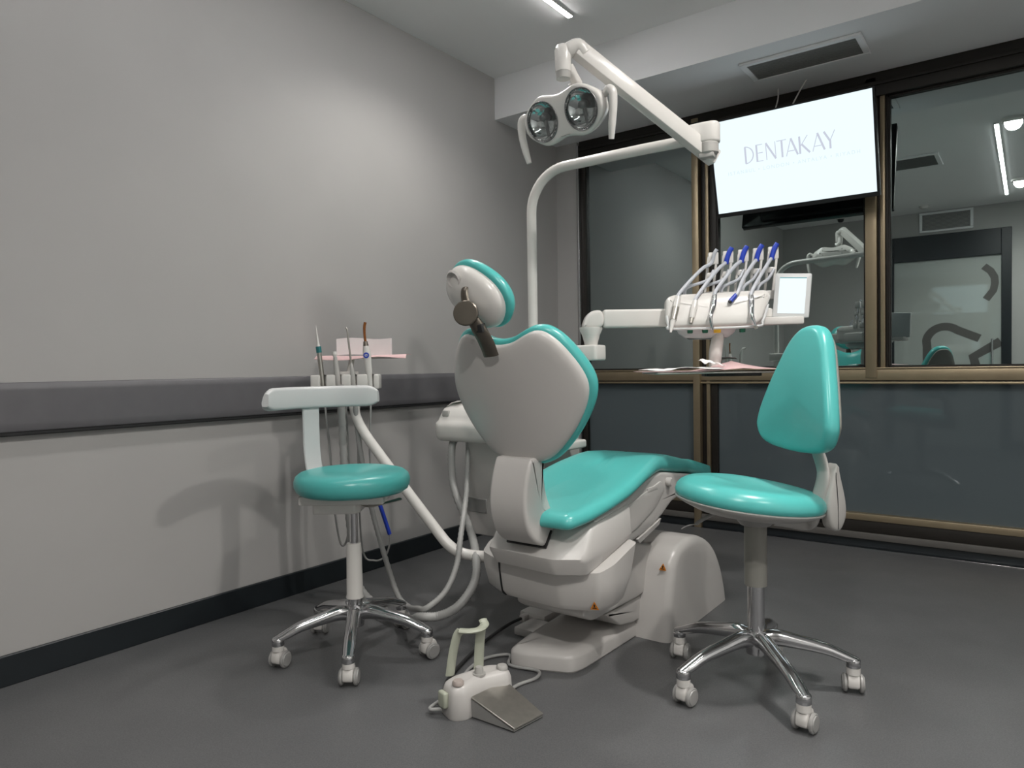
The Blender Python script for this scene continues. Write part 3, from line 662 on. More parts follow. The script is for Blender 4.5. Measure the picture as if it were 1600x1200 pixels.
# warning stickers
def sticker(c, u, v):
    u, v = V(u).normalized(), V(v).normalized(); w = u.cross(v); Fz = frame(c, u, v, w); b = new()
    prism(b, [(-.014, -.012), (.014, -.012), (0, .014)], .0012, lambda a, c_, h: Fz(a, c_, h), .002, 0)
    s = obj('warning_label', b, 'orange_lbl', ch, 0, label='orange triangular warning label')
    b = new(); prism(b, [(-.002, -.004), (.002, -.004), (.0025, .005), (-.0025, .005)], .0020, lambda a, c_, h: Fz(a, c_, h)); prism(b, [(-.007, -.008), (.007, -.008), (.007, -.0055), (-.007, -.0055)], .0020, lambda a, c_, h: Fz(a, c_, h)); obj('warning_symbol', b, 'black', s, 0)
sticker((-1.085, 2.383, .262), (1, .1, 0), (0, .26, .97))
sticker((-1.092, 1.893, .256), (.9, .36, 0), (0, -.1, .99))
b = new(); box(b, -1.62, -1.50, 2.22, 2.36, 0, .045, .008); box(b, -1.56, -1.47, 2.10, 2.22, 0, .03, .006); box(b, -1.600, -1.575, 2.19, 2.225, .012, .04, .004)
obj('connection_box', b, 'white_d', ch)

# ================================================================== WATER UNIT
wu = root('water_unit', 'white dental water unit column standing behind the chair, with hanging suction hoses', 'dental unit', (-1.75, 2.46, .3))
b = new(); pad(b, rounded([(-1.925, 2.25), (-1.60, 2.25), (-1.60, 2.68), (-1.95, 2.68)], .035, 4), [(.02, .305), (.004, .312), (0, .33), (0, .72)], XY, rings=2); obj('unit_body', b, 'white_d', wu)
b = new(); box(b, -1.900, -1.800, 2.2465, 2.255, .402, .462, .003, 1); obj('grip_shade_panel', b, 'grey', wu, label='flat grey panel painting the shade of a hand grip recess')  # no recess is cut: the grey of this flat panel imitates its shade
hd = [(-2.035, 2.18), (-1.62, 2.18), (-1.60, 2.66), (-2.02, 2.66)]
b = new(); o_ = rounded(hd, .05, 5)
pad(b, o_, [(.045, .695), (.018, .698), (.006, .706), (0, .72), (-.004, .755), (.0, .775), (.010, .782), (.018, .80), (.035, .832), (.07, .855), (.11, .862)], XY, rings=3); obj('unit_head', b, 'white', wu, 50)
b = new(); box(b, -1.99, -1.955, 2.195, 2.21, .800, .826, .004); obj('control_button', b, 'grey_l', wu)
b = new(); lathe(b, [(0, 0), (.075, 0), (.11, .02), (.12, .045), (.122, .048), (.112, .045), (.08, .02), (0, .010)], (-1.76, 2.56, .86)); obj('spittoon_bowl', b, 'white', wu)
obj('water_spout', tube(new(), [(-2.0, 2.40, .83), (-2.0, 2.40, 1.05), (-1.99, 2.39, 1.125), (-1.97, 2.37, 1.14)], [.014, .013, .011, .010], 12), 'white', wu, 60)
def corr(pts, r, n=10, k=14):
    b = new(); P = catmull(pts, k); rr = [r * (1 + (.10 if i % 2 else -.06)) for i in range(len(P))]
    tube(b, P, rr, n, smooth=False); return b
obj('suction_hose', corr([(-1.956, 2.24, .71), (-1.956, 2.215, .66), (-1.934, 2.20, .507), (-1.795, 2.138, .353), (-1.650, 1.995, .290), (-1.622, 1.945, .22), (-1.638, 1.875, .155), (-1.693, 1.833, .122), (-1.757, 1.80, .115), (-1.90, 1.88, .05), (-2.10, 1.93, .045), (-2.22, 1.92, .13), (-2.245, 1.91, .35), (-2.262, 1.90, .60), (-2.285, 1.905, .94)], .0155, 12, 16), 'hose', wu, 70, label='grey corrugated suction hose')
obj('suction_hose', corr([(-1.896, 2.26, .71), (-1.896, 2.25, .65), (-1.841, 2.17, .497), (-1.737, 2.01, .364), (-1.712, 1.955, .27), (-1.712, 1.89, .19), (-1.739, 1.82, .145), (-1.80, 1.84, .125), (-1.93, 1.92, .085), (-2.04, 1.965, .11), (-2.13, 1.968, .297), (-2.20, 1.975, .47), (-2.24, 1.96, .70), (-2.25, 1.945, .94)], .0105, 12, 16), 'hose', wu, 70, label='slimmer grey corrugated suction hose')

# ================================================================== OPERATING LAMP
la = root('dental_lamp', 'white twin-reflector dental operating lamp on a bent overhead pole', 'dental lamp', (-1.69, 2.443, .80))
PX, PY = -1.69, 2.443
b = new(); pts = [V((PX, PY, .80)), V((PX, PY, 1.65))]
for i in range(1, 10):
    a = PI / 2 * i / 10; pts.append(V((PX + .165 * (1 - math.cos(a)), PY + .004 * i / 10, 1.65 + .165 * math.sin(a))))
pts += [V((PX + .165, PY + .004, 1.815)), V((-1.2, 2.468, 1.822)), V((-.985, 2.492, 1.826))]
tube(b, pts, .0205, 20, smooth=False); obj('pole', b, 'white', la, 60)
J = V((-.945, 2.497, 1.835)); ja = V((.99, .1, 0)).normalized(); jb = V((-.1, .99, 0)).normalized(); JF = frame(J, ja, jb, (0, 0, 1))
b = new(); prism(b, [(-.075, -.028), (.0, -.036), (.035, -.030), (.045, 0), (.035, .03), (0, .036), (-.075, .028)], .075, lambda u, v, w: JF(u, v, w - .035), .02, .010); obj('arm_joint', b, 'white', la)
b = new(); cyl(b, JF(.005, -.004, -.075), JF(.005, -.004, -.03), .033, 24, .006); box(b, -.028, .026, -.030, .020, -.088, -.070, .005, 2, JF); obj('joint_pivot', b, 'grey_l', la)
A0, A1 = JF(-.01, .035, -.055) + V((0, -.03, 0)), V((-1.243, 2.098, 2.078))
d = (A1 - A0).normalized(); sd_ = d.cross(V((0, 0, 1))).normalized(); uu = sd_.cross(d); L = (A1 - A0).length
AF = frame(A0, d, sd_, uu)
b = new(); box(b, -.05, L + .01, -.022, .022, -.028, .028, .006, 2, AF); obj('spring_arm', b, 'white', la)
kx = V((-.81, -.58, 0)).normalized()
KC = V((-1.287, 2.062, 2.06)); b = new()
tube(b, [A1 + V((.012, .012, -.012)), A1 + V((-.004, -.004, .012)), KC + V((.012, .012, .018)), KC + V((-.004, -.003, .010))], [(.026, .026), (.030, .028), (.030, .026), (.022, .022)], 18, 5); lathe(b, [(0, -.055), (.027, -.055), (.0275, -.02), (.029, .018), (.022, .034), (0, .038)], KC, n=24); obj('head_knuckle', b, 'white', la, 60)
b = new(); lathe(b, [(0, -.078), (.024, -.078), (.0265, -.052), (0, -.052)], KC, n=24); obj('knuckle_collar', b, 'grey_l', la)
# head
n_ = V((-.05, -.94, -.33)).normalized(); u0 = V((-n_.y, n_.x, 0)).normalized()
if u0.x < 0: u0 = -u0
v0 = u0.cross(n_) * -1
if v0.z < 0: v0 = -v0
ro = math.radians(2); hu_ = u0 * math.cos(ro) + v0 * math.sin(ro); hv_ = v0 * math.cos(ro) - u0 * math.sin(ro)
HC = V((-1.318, 2.105, 1.878)); LH = frame(HC, hu_, hv_, n_)
pe = []
for i in range(72):
    t = 2 * PI * i / 72; c, s = math.cos(t), math.sin(t)
    rx = .166 * math.copysign(abs(c) ** .80, c)
    ry = math.copysign(abs(s) ** .72, s) * (.071 + .020 * math.exp(-((abs(rx) - .085) / .050) ** 2))
    pe.append(V((rx, ry)))
b = new(); prev = None
for (ins, h) in ((.070, -.092), (.045, -.085), (.020, -.068), (.008, -.048), (.002, -.02), (0, 0), (.003, .006), (.010, .009)):
    cur = [b.verts.new(LH(p.x, p.y, h)) for p in offset2(pe, ins)]
    if prev: ring_faces(b, prev, cur)
    else: b.faces.new(cur)
    prev = cur
RE = [(-.083, 0), (.083, 0)]; RR = .0635
edges = []
loops = [prev]
for (cx, cy) in RE:
    lp = [b.verts.new(LH(cx + RR * math.cos(2 * PI * i / 40), cy + RR * 1.06 * math.sin(2 * PI * i / 40), .009)) for i in range(40)]; loops.append(lp)
for lp in loops:
    for i in range(len(lp)):
        e = b.edges.get((lp[i], lp[(i + 1) % len(lp)])) or b.edges.new((lp[i], lp[(i + 1) % len(lp)])); edges.append(e)
bmesh.ops.triangle_fill(b, use_beauty=True, edges=edges)
hh_ = obj('lamp_head', b, 'white', la, 45)
for (cx, cy) in RE:
    b = new(); prof = [(.0640, .0105), (.0635, .006), (.058, -.004), (.049, -.016), (.036, -.027), (.020, -.034), (.006, -.036)]
    prev = None
    for (r, h) in prof:
        cur = [b.verts.new(LH(cx + r * math.cos(2 * PI * i / 40), cy + 1.06 * r * math.sin(2 * PI * i / 40), h)) for i in range(40)]
        if prev: ring_faces(b, prev, cur)
        prev = cur
    b.faces.new(prev)
    rf = obj('reflector', b, 'mirror', hh_, 60, label='round mirrored reflector')
    b = new()
    for i in range(48):
        a = 2 * PI * i / 48; p0 = (cx + .0595 * math.cos(a), cy + .0595 * 1.06 * math.sin(a)); p1 = (cx + .064 * math.cos(a), cy + .064 * 1.06 * math.sin(a))
        tube(b, [LH(*p0, .0085), LH(*p1, .0105)], .0013, 5, smooth=False)
    lp = [LH(cx + .0647 * math.cos(2 * PI * i / 40), cy + .0647 * 1.06 * math.sin(2 * PI * i / 40), .010) for i in range(41)]
    tube(b, lp, .002, 6, smooth=False); obj('reflector_rim', b, 'reflh', hh_, 60)
    b = new(); tube(b, [LH(cx + .004, cy - .052, -.004), LH(cx + .004, cy - .02, -.006), LH(cx + .002, cy + .006, -.010)], [.006, .006, .007], 10); lathe(b, [(0, -.02), (.013, -.018), (.016, 0), (.012, .014), (0, .018)], LH(cx - .002, cy + .014, -.012), n_, 18)
    obj('bulb_holder', b, 'reflh', hh_, 60)
    b = new(); lathe(b, [(0, .006), (.03, .0045), (.055, 0), (.055, -.001), (0, .004)], LH(cx, cy, .009), n_, 32); obj('lens', b, 'lens', hh_, 60, label='clear glass lens')
b = new(); box(b, -.02, .018, -.0675, -.0655, .0085, .0098, fn=LH); obj('slot', b, 'grey', hh_)
b = new(); tube(b, [KC + V((.010, .02, -.028)), V((-1.272, 2.100, 2.005)), V((-1.272, 2.130, 1.975)), HC + hv_ * .07 - n_ * .05 + hu_ * .03], [(.016, .016), (.017, .017), (.022, .018), (.03, .02)], 14); obj('head_neck', b, 'white', la, 60)
for s, k in ((-1, .0), (1, -.02)):
    b = new(); tube(b, [LH(s * .155, .02, -.03), LH(s * .180, .036, -.028), LH(s * .196, .022, -.022), LH(s * (.199 + k * .3), -.025, -.012), LH(s * (.194 + k * .7), -.075, -.004), LH(s * (.188 + k), -.122, 0)], [(.010, .010), (.014, .013), (.014, .016), (.012, .017), (.012, .016), (.009, .011)], 14, 6, up=n_)
    obj('handle', b, 'white', hh_, 70)

# ================================================================== DELIVERY UNIT
de = root('delivery_unit', 'white swing-arm instrument unit with tablet screen, in front of the windows', 'dental unit', (-1.69, 2.443, 1.0))
b = new(); prism(b, [(-1.74, 2.40), (-1.368, 2.405), (-1.366, 2.49), (-1.74, 2.49)], .062, lambda u, v, w: V((u, v, 1.024 + w)), .014, .008); obj('pivot_arm', b, 'white', de)
b = new(); lathe(b, [(0, 0), (.026, 0), (.028, .012), (.036, .04), (.046, .062), (.046, .07), (0, .07)], (-1.412, 2.445, 1.086)); obj('pivot_post', b, 'white', de)
ra = V((.805, .593, 0)); rb = V((-.593, .805, 0)); EF = frame((-1.412, 2.445, 1.188), ra, rb, (0, 0, 1))
b = new(); prism(b, [(-.04, -.036), (-.022, .012), (.0, .032), (.04, .036), (.052, .0), (.042, -.036)], .078, lambda u, v, w: EF(u, w - .039, v), .02, .012); obj('arm_knuckle', b, 'white', de)
b = new(); box(b, .046, .56, -.034, .034, -.036, .036, .010, 3, EF); obj('swing_arm', b, 'white', de)
tu = V((.88, .475, 0)); tn = V((.475, -.88, 0)); T0 = V((-.985, 2.66, 0)); TF = frame(T0, tu, (0, 0, 1), tn)   # (sideways, height, towards the chair)
b = new(); ft = rounded([(-.190, 1.165), (-.165, 1.143), (.135, 1.147), (.165, 1.165), (.207, 1.262), (.190, 1.284), (-.155, 1.274), (-.185, 1.262)], [.02, .02, .02, .03, .02, .02, .02, .02], 4)
def tabmap(u, v, w):  # front leans back towards the top
    k = (v - 1.143) / .14; return TF(u, v, -.10 + w - .055 * k * (w / .17))
pad(b, ft, [(.03, 0), (.01, .008), (0, .03), (0, .150), (.004, .160), (.014, .167), (.03, .170)], tabmap, rings=3); obj('instrument_table', b, 'white', de, 50)
b = new(); lip = [(-.186, 1.19), (-.180, 1.152), (-.16, 1.139), (.13, 1.142), (.165, 1.163), (.190, 1.225)]
tube(b, [tabmap(u, v, .168) for u, v in lip], [(.005, .006)] * 2, 8, 6); obj('front_lip', b, 'cool', de, 60)
b = new(); pad(b, sup(.115, .05, 2.6, 36), [(.06, 0), (.03, .008), (.008, .026), (0, .045)], frame(TF(-.03, 1.100, -.03), tu, tn, (0, 0, 1)), rings=3); obj('under_shell', b, 'cool', de, 60)
for u, m in ((-.098, 'green'), (-.042, 'green'), (.0, 'yellow'), (.096, 'green')):
    b = new(); box(b, u - .010, u + .010 + (.006 if m == 'yellow' else 0), 1.122, 1.146, .022, .045, .003, 2, TF); obj('button', b, m, de, label=m + ' control under the table edge')
b = new(); tube(b, [TF(.015, 1.15, -.02), TF(.012, 1.10, -.02), TF(.004, 1.05, -.02), TF(.0, .985, -.02)], [(.022, .028), (.024, .028), (.026, .028), (.022, .024)], 16, 6, up=tn); obj('tray_post', b, 'white', de, 60)
b = new(); box(b, .145, .325, -.045, .02, 1.150, 1.180, .006, 2, lambda u, w, z: TF(u, z, w)); cyl(b, TF(.20, 1.18, -.03), TF(.20, 1.215, -.03), .02, 16, .004); obj('screen_shelf', b, 'white', de)
# tablet
to = TF(.288, 1.262, -.012); tn2 = (tn * .96 + tu * -.28 + V((0, 0, .10))).normalized(); ts = V((-tn2.y, tn2.x, 0)).normalized()
if ts.x < 0: ts = -ts
tup = ts.cross(tn2) * -1
if tup.z < 0: tup = -tup
rl = math.radians(-4); ts, tup = ts * math.cos(rl) + tup * math.sin(rl), tup * math.cos(rl) - ts * math.sin(rl)
TB = frame(to, ts, tup, tn2)
b = new(); prism(b, [(-.065, -.085), (.065, -.085), (.065, .085), (-.065, .085)], .018, lambda u, v, w: TB(u, v, w - .018), .006, .003); tc_ = obj('tablet_case', b, 'cool', de)
ts_ = obj('tablet_screen', box(new(), -.048, .048, -.070, .068, 0, .0012, fn=TB), 'tablet', tc_, 0, label='lit white tablet screen')
b = new(); box(b, -.048, .048, .0655, .0690, .0, .0016, fn=TB)
obj('tablet_title_bar', b, 'tablet_bar', tc_, 0)
# hose brackets
bx = [(0.0, -.092), (.058, -.096), (.117, -.10), (.175, -.104), (.233, -.108)]
for i, (u, w) in enumerate(bx):
    u -= .012; zt = 1.452 + .004 * i
    b = new()
    for s in (-1, 1): box(b, u + s * .0155 - .0045, u + s * .0155 + .0045, 1.27, zt - .02, w - .006, w + .006, .0015, 1, lambda a, c, e: TF(a + .02 * (c - 1.27) / .18, c, e))
    box(b, u - .020, u + .020, zt - .052, zt - .004, w - .010, w + .008, .004, 2, lambda a, c, e: TF(a + .02, c, e)); box(b, u - .018, u + .018, zt - .106, zt - .084, w - .008, w + .008, .003, 2, lambda a, c, e: TF(a + .010, c, e)); box(b, u - .017, u + .017, 1.255, 1.29, w - .012, w + .03, .004, 2, TF)
    obj('hose_bracket', b, 'white', de)
# handpieces
def fs(u, v): return tabmap(u, v, .186)
HPs = [  # bracket index, mid (u, z), tip (u, z), kind, label
    (0, (-.142, 1.262), (-.176, 1.125), 'syringe', 'white and steel syringe handpiece at the outer left of the instrument table'),
    (1, (-.078, 1.245), (-.100, 1.158), 'short', 'short white handpiece, second along the instrument table from the arm'),
    (2, (-.004, 1.268), (-.028, 1.144), 'steel', 'slim steel handpiece in the middle of the instrument table'),
    (3, (.074, 1.266), (.050, 1.240), 'open', 'blue hose end without handpiece on the instrument table'),
    (4, (.130, 1.262), (.122, 1.143), 'angle', 'steel angled handpiece nearest the tablet screen')]
for i, m_, t_, kind, lab in HPs:
    u, w = bx[i]; u += .012; zt = 1.455 + .004 * i
    mid, tip = fs(*m_), fs(*t_); d = (tip - mid).normalized(); top_ = TF(u - .002, zt - .002, w + .016)
    h = root('dental_handpiece', lab, 'dental handpiece', tip, 'handpieces on the instrument table')
    if kind == 'syringe':
        b = new(); tube(b, [mid, mid + d * .045], [.012, .013], 12); obj('grip_collar', b, 'white', h, 60)
        b = new(); tube(b, [mid + d * .045, mid + d * .10], [.0135, .012], 12); obj('steel_body', b, 'steel', h, 60)
        b = new(); tube(b, [mid + d * .10, mid + d * .118, tip], [.010, .009, .004], 12); obj('tip', b, 'white', h, 60)
    elif kind == 'short':
        b = new(); tube(b, [mid, mid + d * .03, mid + d * .06, mid + d * .075], [.010, .0125, .0115, .010], 12); obj('body', b, 'white', h, 60)
        b = new(); tube(b, [mid + d * .072, tip], [.009, .007], 12); obj('tip', b, 'steel', h, 60)
    elif kind == 'open':
        b = new(); tube(b, [mid + V((0, 0, .0)), tip], [.0075, .009], 12); obj('body', b, 'blue', h, 60)
        b = new(); tube(b, [tip - d * .001, tip + d * .004], [.0085, .0080], 12); obj('opening', b, 'black', h, 60)
    else:
        b = new(); e = tip + V((0, 0, .035)); tube(b, [mid, mid + d * .025, mid + d * .055, e, tip + tu * (.004 if kind == 'steel' else .012) ], [.0075, .0105, .0095, .008, .005], 12, 6); obj('body', b, 'chrome', h, 60)
        b = new(); q = tip + tu * (.004 if kind == 'steel' else .012); tube(b, [q, q + V((0, 0, -.012)) + tu * .003], [.008, .006], 12); obj('head', b, 'chrome' if kind == 'steel' else 'steel', h, 60)
    hs = [mid + d * .006, mid - d * .012, mid * .72 + top_ * .28 + V((0, 0, .004)), mid * .36 + top_ * .64 + V((0, 0, -.006)) + tu * .004, top_ + tu * -.012 + V((0, 0, -.05)), top_ + V((0, 0, -.012)), top_ + tu * .010 + V((0, 0, .004))]
    b = new(); tube(b, hs, .0072, 10, 6); obj('hose', b, 'hose_w', h, 70)
    if i:
        b = new(); tube(b, [top_ + tu * -.0125 + V((0, 0, -.058)), top_ + tu * -.009 + V((0, 0, -.04)), top_ + V((0, 0, -.012)), top_ + tu * .010 + V((0, 0, .005))], .0098, 10, 6); obj('hose_sleeve', b, 'blue', h, 70, label='bright blue hose sleeve')
    b = new(); lowp = TF(m_[0] + .03, 1.283, -.03); tube(b, [lowp + V((0, 0, -.01)), lowp + tu * .012 + V((0, 0, .022)), TF(u - .03, 1.335, w + .03), TF(u - .004, 1.375, w + .012)], .0062, 10, 6); obj('return_hose', b, 'hose_w', h, 70)
# tray under the table with papers
tr = root('instrument_tray', 'flat metal instrument tray hanging under the instrument table', 'tray', TF(0, .965, .12))
tq = frame(TF(0, 0, 0), tu, tn, (0, 0, 1))
b = new(); prism(b, [(-.285, .05), (.195, -.06), (.205, .15), (-.245, .27)], .008, lambda u, v, w: tq(u, v, .968 + w), .02, .003); obj('tray_plate', b, 'steel', tr)
b = new(); prism(b, [(-.05, -.04), (.16, -.05), (.16, .08), (-.05, .10)], .012, lambda u, v, w: tq(u, v, .9565 + w), .02, .003); obj('tray_support', b, 'black', tr)
def sheet(bm, pts, fn, t=.0015, nx=10, ny=8, hfun=None):
    """quad sheet with thickness: pts 4 corners (u,v), hfun(u01,v01) height"""
    A, B, C_, D = [V(p) for p in pts]; g = []; g2 = []
    for i in range(nx + 1):
        r1 = []; r2 = []
        for j in range(ny + 1):
            s, q = i / nx, j / ny; p = (A * (1 - s) + B * s) * (1 - q) + (D * (1 - s) + C_ * s) * q; h = hfun(s, q) if hfun else 0
            r1.append(bm.verts.new(fn(p.x, p.y, h))); r2.append(bm.verts.new(fn(p.x, p.y, h + t)))
        g.append(r1); g2.append(r2)
    for i in range(nx):
        for j in range(ny):
            bm.faces.new((g[i][j], g[i][j + 1], g[i + 1][j + 1], g[i + 1][j])); bm.faces.new((g2[i][j], g2[i + 1][j], g2[i + 1][j + 1], g2[i][j + 1]))
    for i in range(nx):
        for j in (0, ny): bm.faces.new((g[i][j], g[i + 1][j], g2[i + 1][j], g2[i][j]))
    for j in range(ny):
        for i in (0, nx): bm.faces.new((g[i][j], g[i][j + 1], g2[i][j + 1], g2[i][j]))
    return bm
b = new(); sheet(b, [(-.315, .08), (.225, -.06), (.225, .16), (-.29, .285)], lambda u, v, h: tq(u, v, .9775 + h), hfun=lambda s, q: .036 * max(0, 1 - abs(s - .70) / .26) * (1 - q * .75) + .004 * s * s * (s > .85))
obj('paper_napkin', b, 'pink', None, 60, 'pale pink paper napkin covering the tray under the instrument table', 'paper napkin')
b = new(); sheet(b, [(-.30, .18), (-.03, .12), (.0, .22), (-.27, .28)], lambda u, v, h: tq(u, v, .9805 + h), hfun=lambda s, q: .004 + .004 * math.sin(s * 9) * math.sin(q * 5) + .004 * (s > .3))
obj('paper_pouch', b, 'paper', None, 60, 'long flat white paper pouch lying on the tray under the table', 'paper pouch')
b = new(); sheet(b, [(-.075, .10), (.005, .10), (.01, .19), (-.06, .20)], lambda u, v, h: tq(u, v, .990 + h), hfun=lambda s, q: .003 + .030 * (1 - abs(s - .25)) * (1 - q * .5) + .003 * math.sin(s * 14 + q * 6))
obj('paper_wrapper', b, 'paper', None, 60, 'small crumpled white wrapper standing up on the pink napkin', 'wrapper')

# ================================================================== ASSISTANT UNIT
au = root('assistant_unit', 'white suction holder on a bent tube arm beside the left wall', 'dental unit', (-1.56, 2.03, .29))
b = new(); tube(b, [(-1.50, 2.05, .297), (-1.64, 2.03, .298), (-1.715, 2.005, .303), (-1.77, 1.985, .33), (-1.84, 1.975, .395), (-2.12, 1.965, .655), (-2.215, 1.958, .755), (-2.265, 1.962, .83), (-2.285, 1.972, .93)], .0205, 16, 7); obj('tube_arm', b, 'white', au, 60)
AF2 = frame((-2.313, 1.960, 0), (.805, .593, 0), (.593, -.805, 0), (0, 0, 1))    # (along, towards the camera, up)
b = new(); ho = [(-.142, -.035)]
pts = [(-.142, -.04), (.142, -.04), (.142, .03)]
for c in (.108, .038, -.026, -.09): pts += [(c + .013, .03), (c + .010, .006), (c - .010, .006), (c - .013, .03)]
pts += [(-.142, .03)]
prism(b, pts, .062, lambda u, v, w: AF2(u, v, .920 + w), .005, .006, 3); prism(b, [(-.03, -.06), (.03, -.06), (.05, -.03), (-.05, -.03)], .075, lambda u, v, w: AF2(u, v, .92 + w), .01, .006); obj('instrument_holder', b, 'white', au, 40)
b = new(); tube(b, [AF2(.0, -.045, .98), AF2(.01, -.05, 1.02), AF2(.01, -.07, 1.055)], [.012, .012, .012], 12); obj('tray_post', b, 'white', au, 60)
b = new(); prism(b, [(-.115, -.24), (.225, -.21), (.215, -.03), (-.105, -.03)], .007, lambda u, v, w: AF2(u, v, 1.050 + w), .015, .002); obj('tray_plate', b, 'steel', au)
b = new(); sheet(b, [(-.125, -.25), (.245, -.22), (.250, -.012), (-.135, -.010)], lambda u, v, h: AF2(u, v, 1.0585 + h), hfun=lambda s, q: .003 * math.sin(s * 5 + q) ** 2 + .006 * max(0, s - .8) * 4 - (.013 + .006 * math.sin(s * 7)) * (q > .95))
obj('paper_napkin', b, 'pink', None, 60, 'pink paper napkin on the small tray beside the left wall', 'paper napkin')
b = new(); sheet(b, [(-.085, -.20), (.165, -.175), (.16, -.165), (-.085, -.19)], lambda u, v, h: AF2(u, v, 1.066 + h), .074, hfun=lambda s, q: .004 * math.sin(s * 6))
obj('paper_packet', b, 'paper', None, 60, 'upright white paper packet standing on the pink napkin by the wall', 'paper packet')
def inst(c, lab, kind, cat='dental instrument'):
    lean = V((-.10 * (.805), -.10 * .593, 1)); base = AF2(c, .017, .915); d = lean.normalized()
    h = root({'cure': 'curing_light', 'suction': 'suction_tip_holder'}.get(kind, 'dental_syringe'), lab, cat, base, 'instruments in the assistant holder')
    P = lambda t, s=0: base + d * t + V((.805, .593, 0)) * s
    if kind == 'syr':
        obj('body', tube(new(), [P(-.01), P(.03), P(.10), P(.165)], [.008, .0095, .010, .0105], 12), 'steel', h, 60)
        obj('band', tube(new(), [P(.16), P(.186)], [.0115, .0115], 12), 'tealdark', h, 60, label='teal band')
        obj('tip', tube(new(), [P(.186), P(.20), P(.25), P(.275)], [.008, .005, .003, .0012], 10), 'white', h, 60)
    elif kind == 'suction':
        obj('body', tube(new(), [P(-.01), P(.05), P(.10), P(.14)], [.013, .013, .011, .008], 12), 'grey_l', h, 60)
        obj('cap', tube(new(), [P(.14), P(.152), P(.164)], [.007, .010, .009], 12), 'white', h, 60)
    elif kind == 'metal':
        obj('body', tube(new(), [P(-.01), P(.05), P(.09), P(.115)], [.012, .012, .009, .005], 12), 'grey_l', h, 60)
        obj('tip', tube(new(), [P(.115), P(.20), P(.25), P(.265, -.004)], [.004, .004, .0035, .003], 10), 'steel', h, 60)
    else:
        obj('body', tube(new(), [P(.0), P(.03), P(.09), P(.15), P(.185)], [.009, .011, .014, .017, .013], 16), 'white', h, 60)
        obj('collar', tube(new(), [P(.185), P(.205)], [.012, .009], 14), 'bracket', h, 60)
        obj('light_guide', tube(new(), [P(.2), P(.235), P(.265, .003), P(.285, .009)], [.0055, .0055, .006, .006], 12), 'orange', h, 60, label='amber curved light guide')
        q = P(.145); fd_ = V((.593, -.805, .08)).normalized(); b = new(); lathe(b, [(0, 0), (.012, 0), (.012, .0015), (0, .0015)], q + fd_ * .0158, fd_, 24); bd = obj('badge', b, 'blue', h, label='round dark blue badge')
        uq = fd_.cross(V((0, 0, 1))).normalized() * -1; b = new(); lp = [q + fd_ * .0176 + uq * (.006 * math.cos(t)) + V((0, 0, .004 * math.sin(t))) for t in [2 * PI * i / 16 for i in range(17)]]; tube(b, lp, .001, 5, smooth=False); tube(b, [q + fd_ * .0176 + uq * -.003 + V((0, 0, -.005)), q + fd_ * .0176 + uq * .003 + V((0, 0, .005))], .001, 5, smooth=False); obj('badge_mark', b, 'white', bd)
    return h, base, P
h1, p1, P1 = inst(-.118 + .028, 'grey syringe with teal band and clear tip, outer slot of the wall side holder', 'syr')
h2, p2, P2 = inst(-.026, 'short pale suction handle with a white cap in the wall side holder', 'suction')
h3, p3, P3 = inst(.038, 'pale handpiece with a long thin metal tip in the wall side holder', 'metal')
h4, p4, P4 = inst(.108, 'white curing light with amber curved guide in the wall side holder', 'cure', 'curing light')
ra3 = V((.805, .593, 0))
obj('hose', tube(new(), [p1 + V((0, 0, -.01)), p1 + ra3 * .02 + V((0, 0, -.25)), p1 + ra3 * .035 + V((0, 0, -.50)), p1 + ra3 * .06 + V((0, 0, -.645)), p1 + ra3 * .09 + V((0, 0, -.60)), p1 + ra3 * .10 + V((0, 0, -.40)), p1 + ra3 * .09 + V((0, -.0, 0))], .0045, 8, 8), 'hose', h1, 60)
obj('hose', tube(new(), [p4 + V((0, 0, .0)), p4 + V((0, 0, -.3)) + ra3 * -.01, p4 + V((0, 0, -.45)) + ra3 * .02, p4 + V((0, 0, -.60)) + ra3 * .065, p4 + V((0, 0, -.69)) + ra3 * .05, p4 + V((0, 0, -.715)) + ra3 * .0, p4 + V((0, 0, -.66)) + ra3 * -.05, p4 + V((0, 0, -.3)) + ra3 * -.06, p4 + V((0, 0, -.05)) + ra3 * -.05], .004, 8, 8), 'hose', h4, 60)
obj('hose_sleeve', tube(new(), [p4 + V((0, 0, -.475)) + ra3 * .026, p4 + V((0, 0, -.605)) + ra3 * .066], .0085, 10), 'blue', h4, 60, label='dark blue cable sleeve')

# ================================================================== FOOT CONTROL
fc = root('foot_control', 'cream dental foot control with a steel pedal on the floor', 'foot control', (-1.30, 1.59, 0))
fl = V((.28, .96, 0)).normalized(); fp = V((.96, -.28, 0)).normalized(); FO = V((-1.322, 1.590, 0)); FF = frame(FO, fl, fp, (0, 0, 1))     # (along body, towards pedal, up)
b = new(); bo = rounded([(-.105, -.035), (-.06, -.052), (.07, -.052), (.112, -.020), (.112, .035), (.085, .055), (.0, .040), (-.075, .058), (-.112, .035)], .02, 4)
pad(b, bo, [(.002, 0), (0, .004), (.004, .07), (.010, .086), (.020, .094), (.03, .096)], FF, rings=2); obj('body', b, 'white_d', fc, 40)
for (a, c, r, m, h) in ((-.078, .022, .017, 'pinkbtn', .012), (.005, .008, .013, 'grey_l', .024), (.082, .018, .017, 'grey_l', .012)):
    b = new(); 
    if h > .02: lathe(b, [(0, 0), (.019, 0), (.019, .006), (0, .006)], FF(a, c, .094))
    lathe(b, [(0, 0), (r, 0), (r, h * .6), (r * .8, h), (0, h)], FF(a, c, .094)); obj('button', b, m, fc)
pdr = V((.998, -.04, 0)).normalized(); pl_ = V((.04, .998, 0)); PF = frame(V((-1.285, 1.592, 0)), pdr, pl_, (0, 0, 1))
b = new(); tw = [(0, -.068), (.150, -.060), (.163, .055), (.012, .072)]
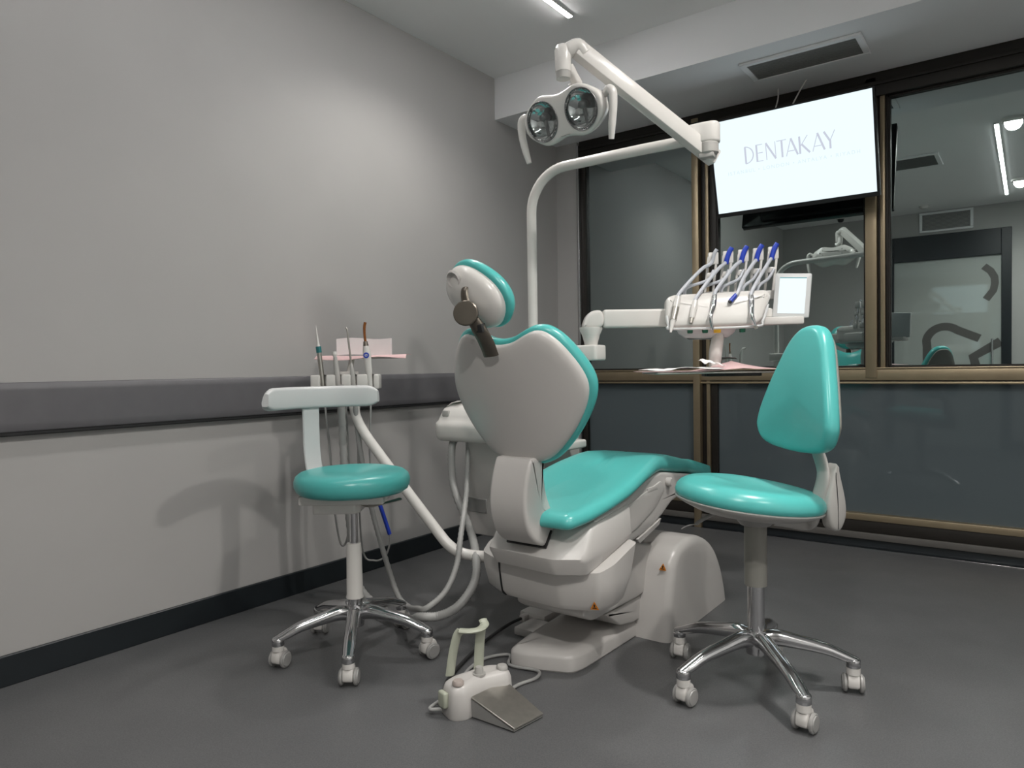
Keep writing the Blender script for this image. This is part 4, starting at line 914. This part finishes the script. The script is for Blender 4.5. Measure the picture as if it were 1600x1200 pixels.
ringb = [PF(u, v, .006) for u, v in tw]; hts = [.062, .014, .014, .062]
loft(b, [[PF(u, v, .004) for u, v in tw], [PF(u, v, h) for (u, v), h in zip(tw, [h - .008 for h in hts])]]); obj('pedal_base', b, 'grey', fc)
b = new(); loft(b, [[PF(u * 1.01, v * 1.02, h - .006) for (u, v), h in zip(tw, hts)], [PF(u * 1.01, v * 1.02, h) for (u, v), h in zip(tw, hts)]]); bmesh.ops.bevel(b, geom=list(b.edges), offset=.0015, segments=1, affect='EDGES'); obj('pedal_plate', b, 'steel', fc, 30)
b = new(); Pq = [FF(-.060, -.050, .09), FF(-.052, -.046, .15), FF(-.040, -.040, .205), FF(-.030, -.034, .222)]
tube(b, Pq, (.016, .006), 10, 5, up=fp); arcs = [FF(-.034, -.034, .222), FF(-.012, -.012, .222), FF(.020, -.006, .222), FF(.046, -.020, .226), FF(.050, -.034, .236)]
tube(b, arcs, [(.014, .007)] * 2, 10, 6, up=(0, 0, 1)); tube(b, [FF(.032, -.034, .09), FF(.034, -.030, .16), FF(.034, -.020, .222)], (.018, .005), 10, 5, up=fp)
box(b, -.122, -.105, -.02, .015, .03, .075, .005, 2, FF)
obj('carry_handle', b, 'hook', fc, 50, label='pale green grey carrying hook')
b = new(); tube(b, [FF(-.02, -.05, .03), (-1.47, 1.62, .012), (-1.52, 1.72, .008), (-1.56, 1.84, .008), (-1.60, 2.0, .010), (-1.605, 2.13, .02), (-1.590, 2.195, .028)], .006, 8, 8); obj('cable', b, 'rubber', fc, 60)
b = new(); tube(b, [FF(-.112, -.01, .02), FF(-.135, -.04, .02), (-1.43, 1.62, .008), (-1.49, 1.75, .008), (-1.50, 1.86, .008), (-1.45, 1.925, .008), (-1.40, 1.86, .008), (-1.30, 1.875, .008), (-1.272, 1.83, .008), (-1.290, 1.76, .008), FF(.10, .02, .02)], .0055, 8, 8); obj('grey_cable', b, 'hose', fc, 60)

# ------------------------------------------------------------------ world and view
wd = bpy.data.worlds.new('world'); SC.world = wd; wd.use_nodes = True
wd.node_tree.nodes['Background'].inputs[0].default_value = (.01, .012, .015, 1); wd.node_tree.nodes['Background'].inputs[1].default_value = .2
SC.view_settings.view_transform = 'Standard'; SC.view_settings.look = 'None'; SC.view_settings.gamma = 1; SC.view_settings.use_curve_mapping = False
SC.view_settings.exposure = 0.3
SC.cycles.max_bounces = 10; SC.cycles.glossy_bounces = 6; SC.cycles.transparent_max_bounces = 8; SC.cycles.sample_clamp_indirect = 6
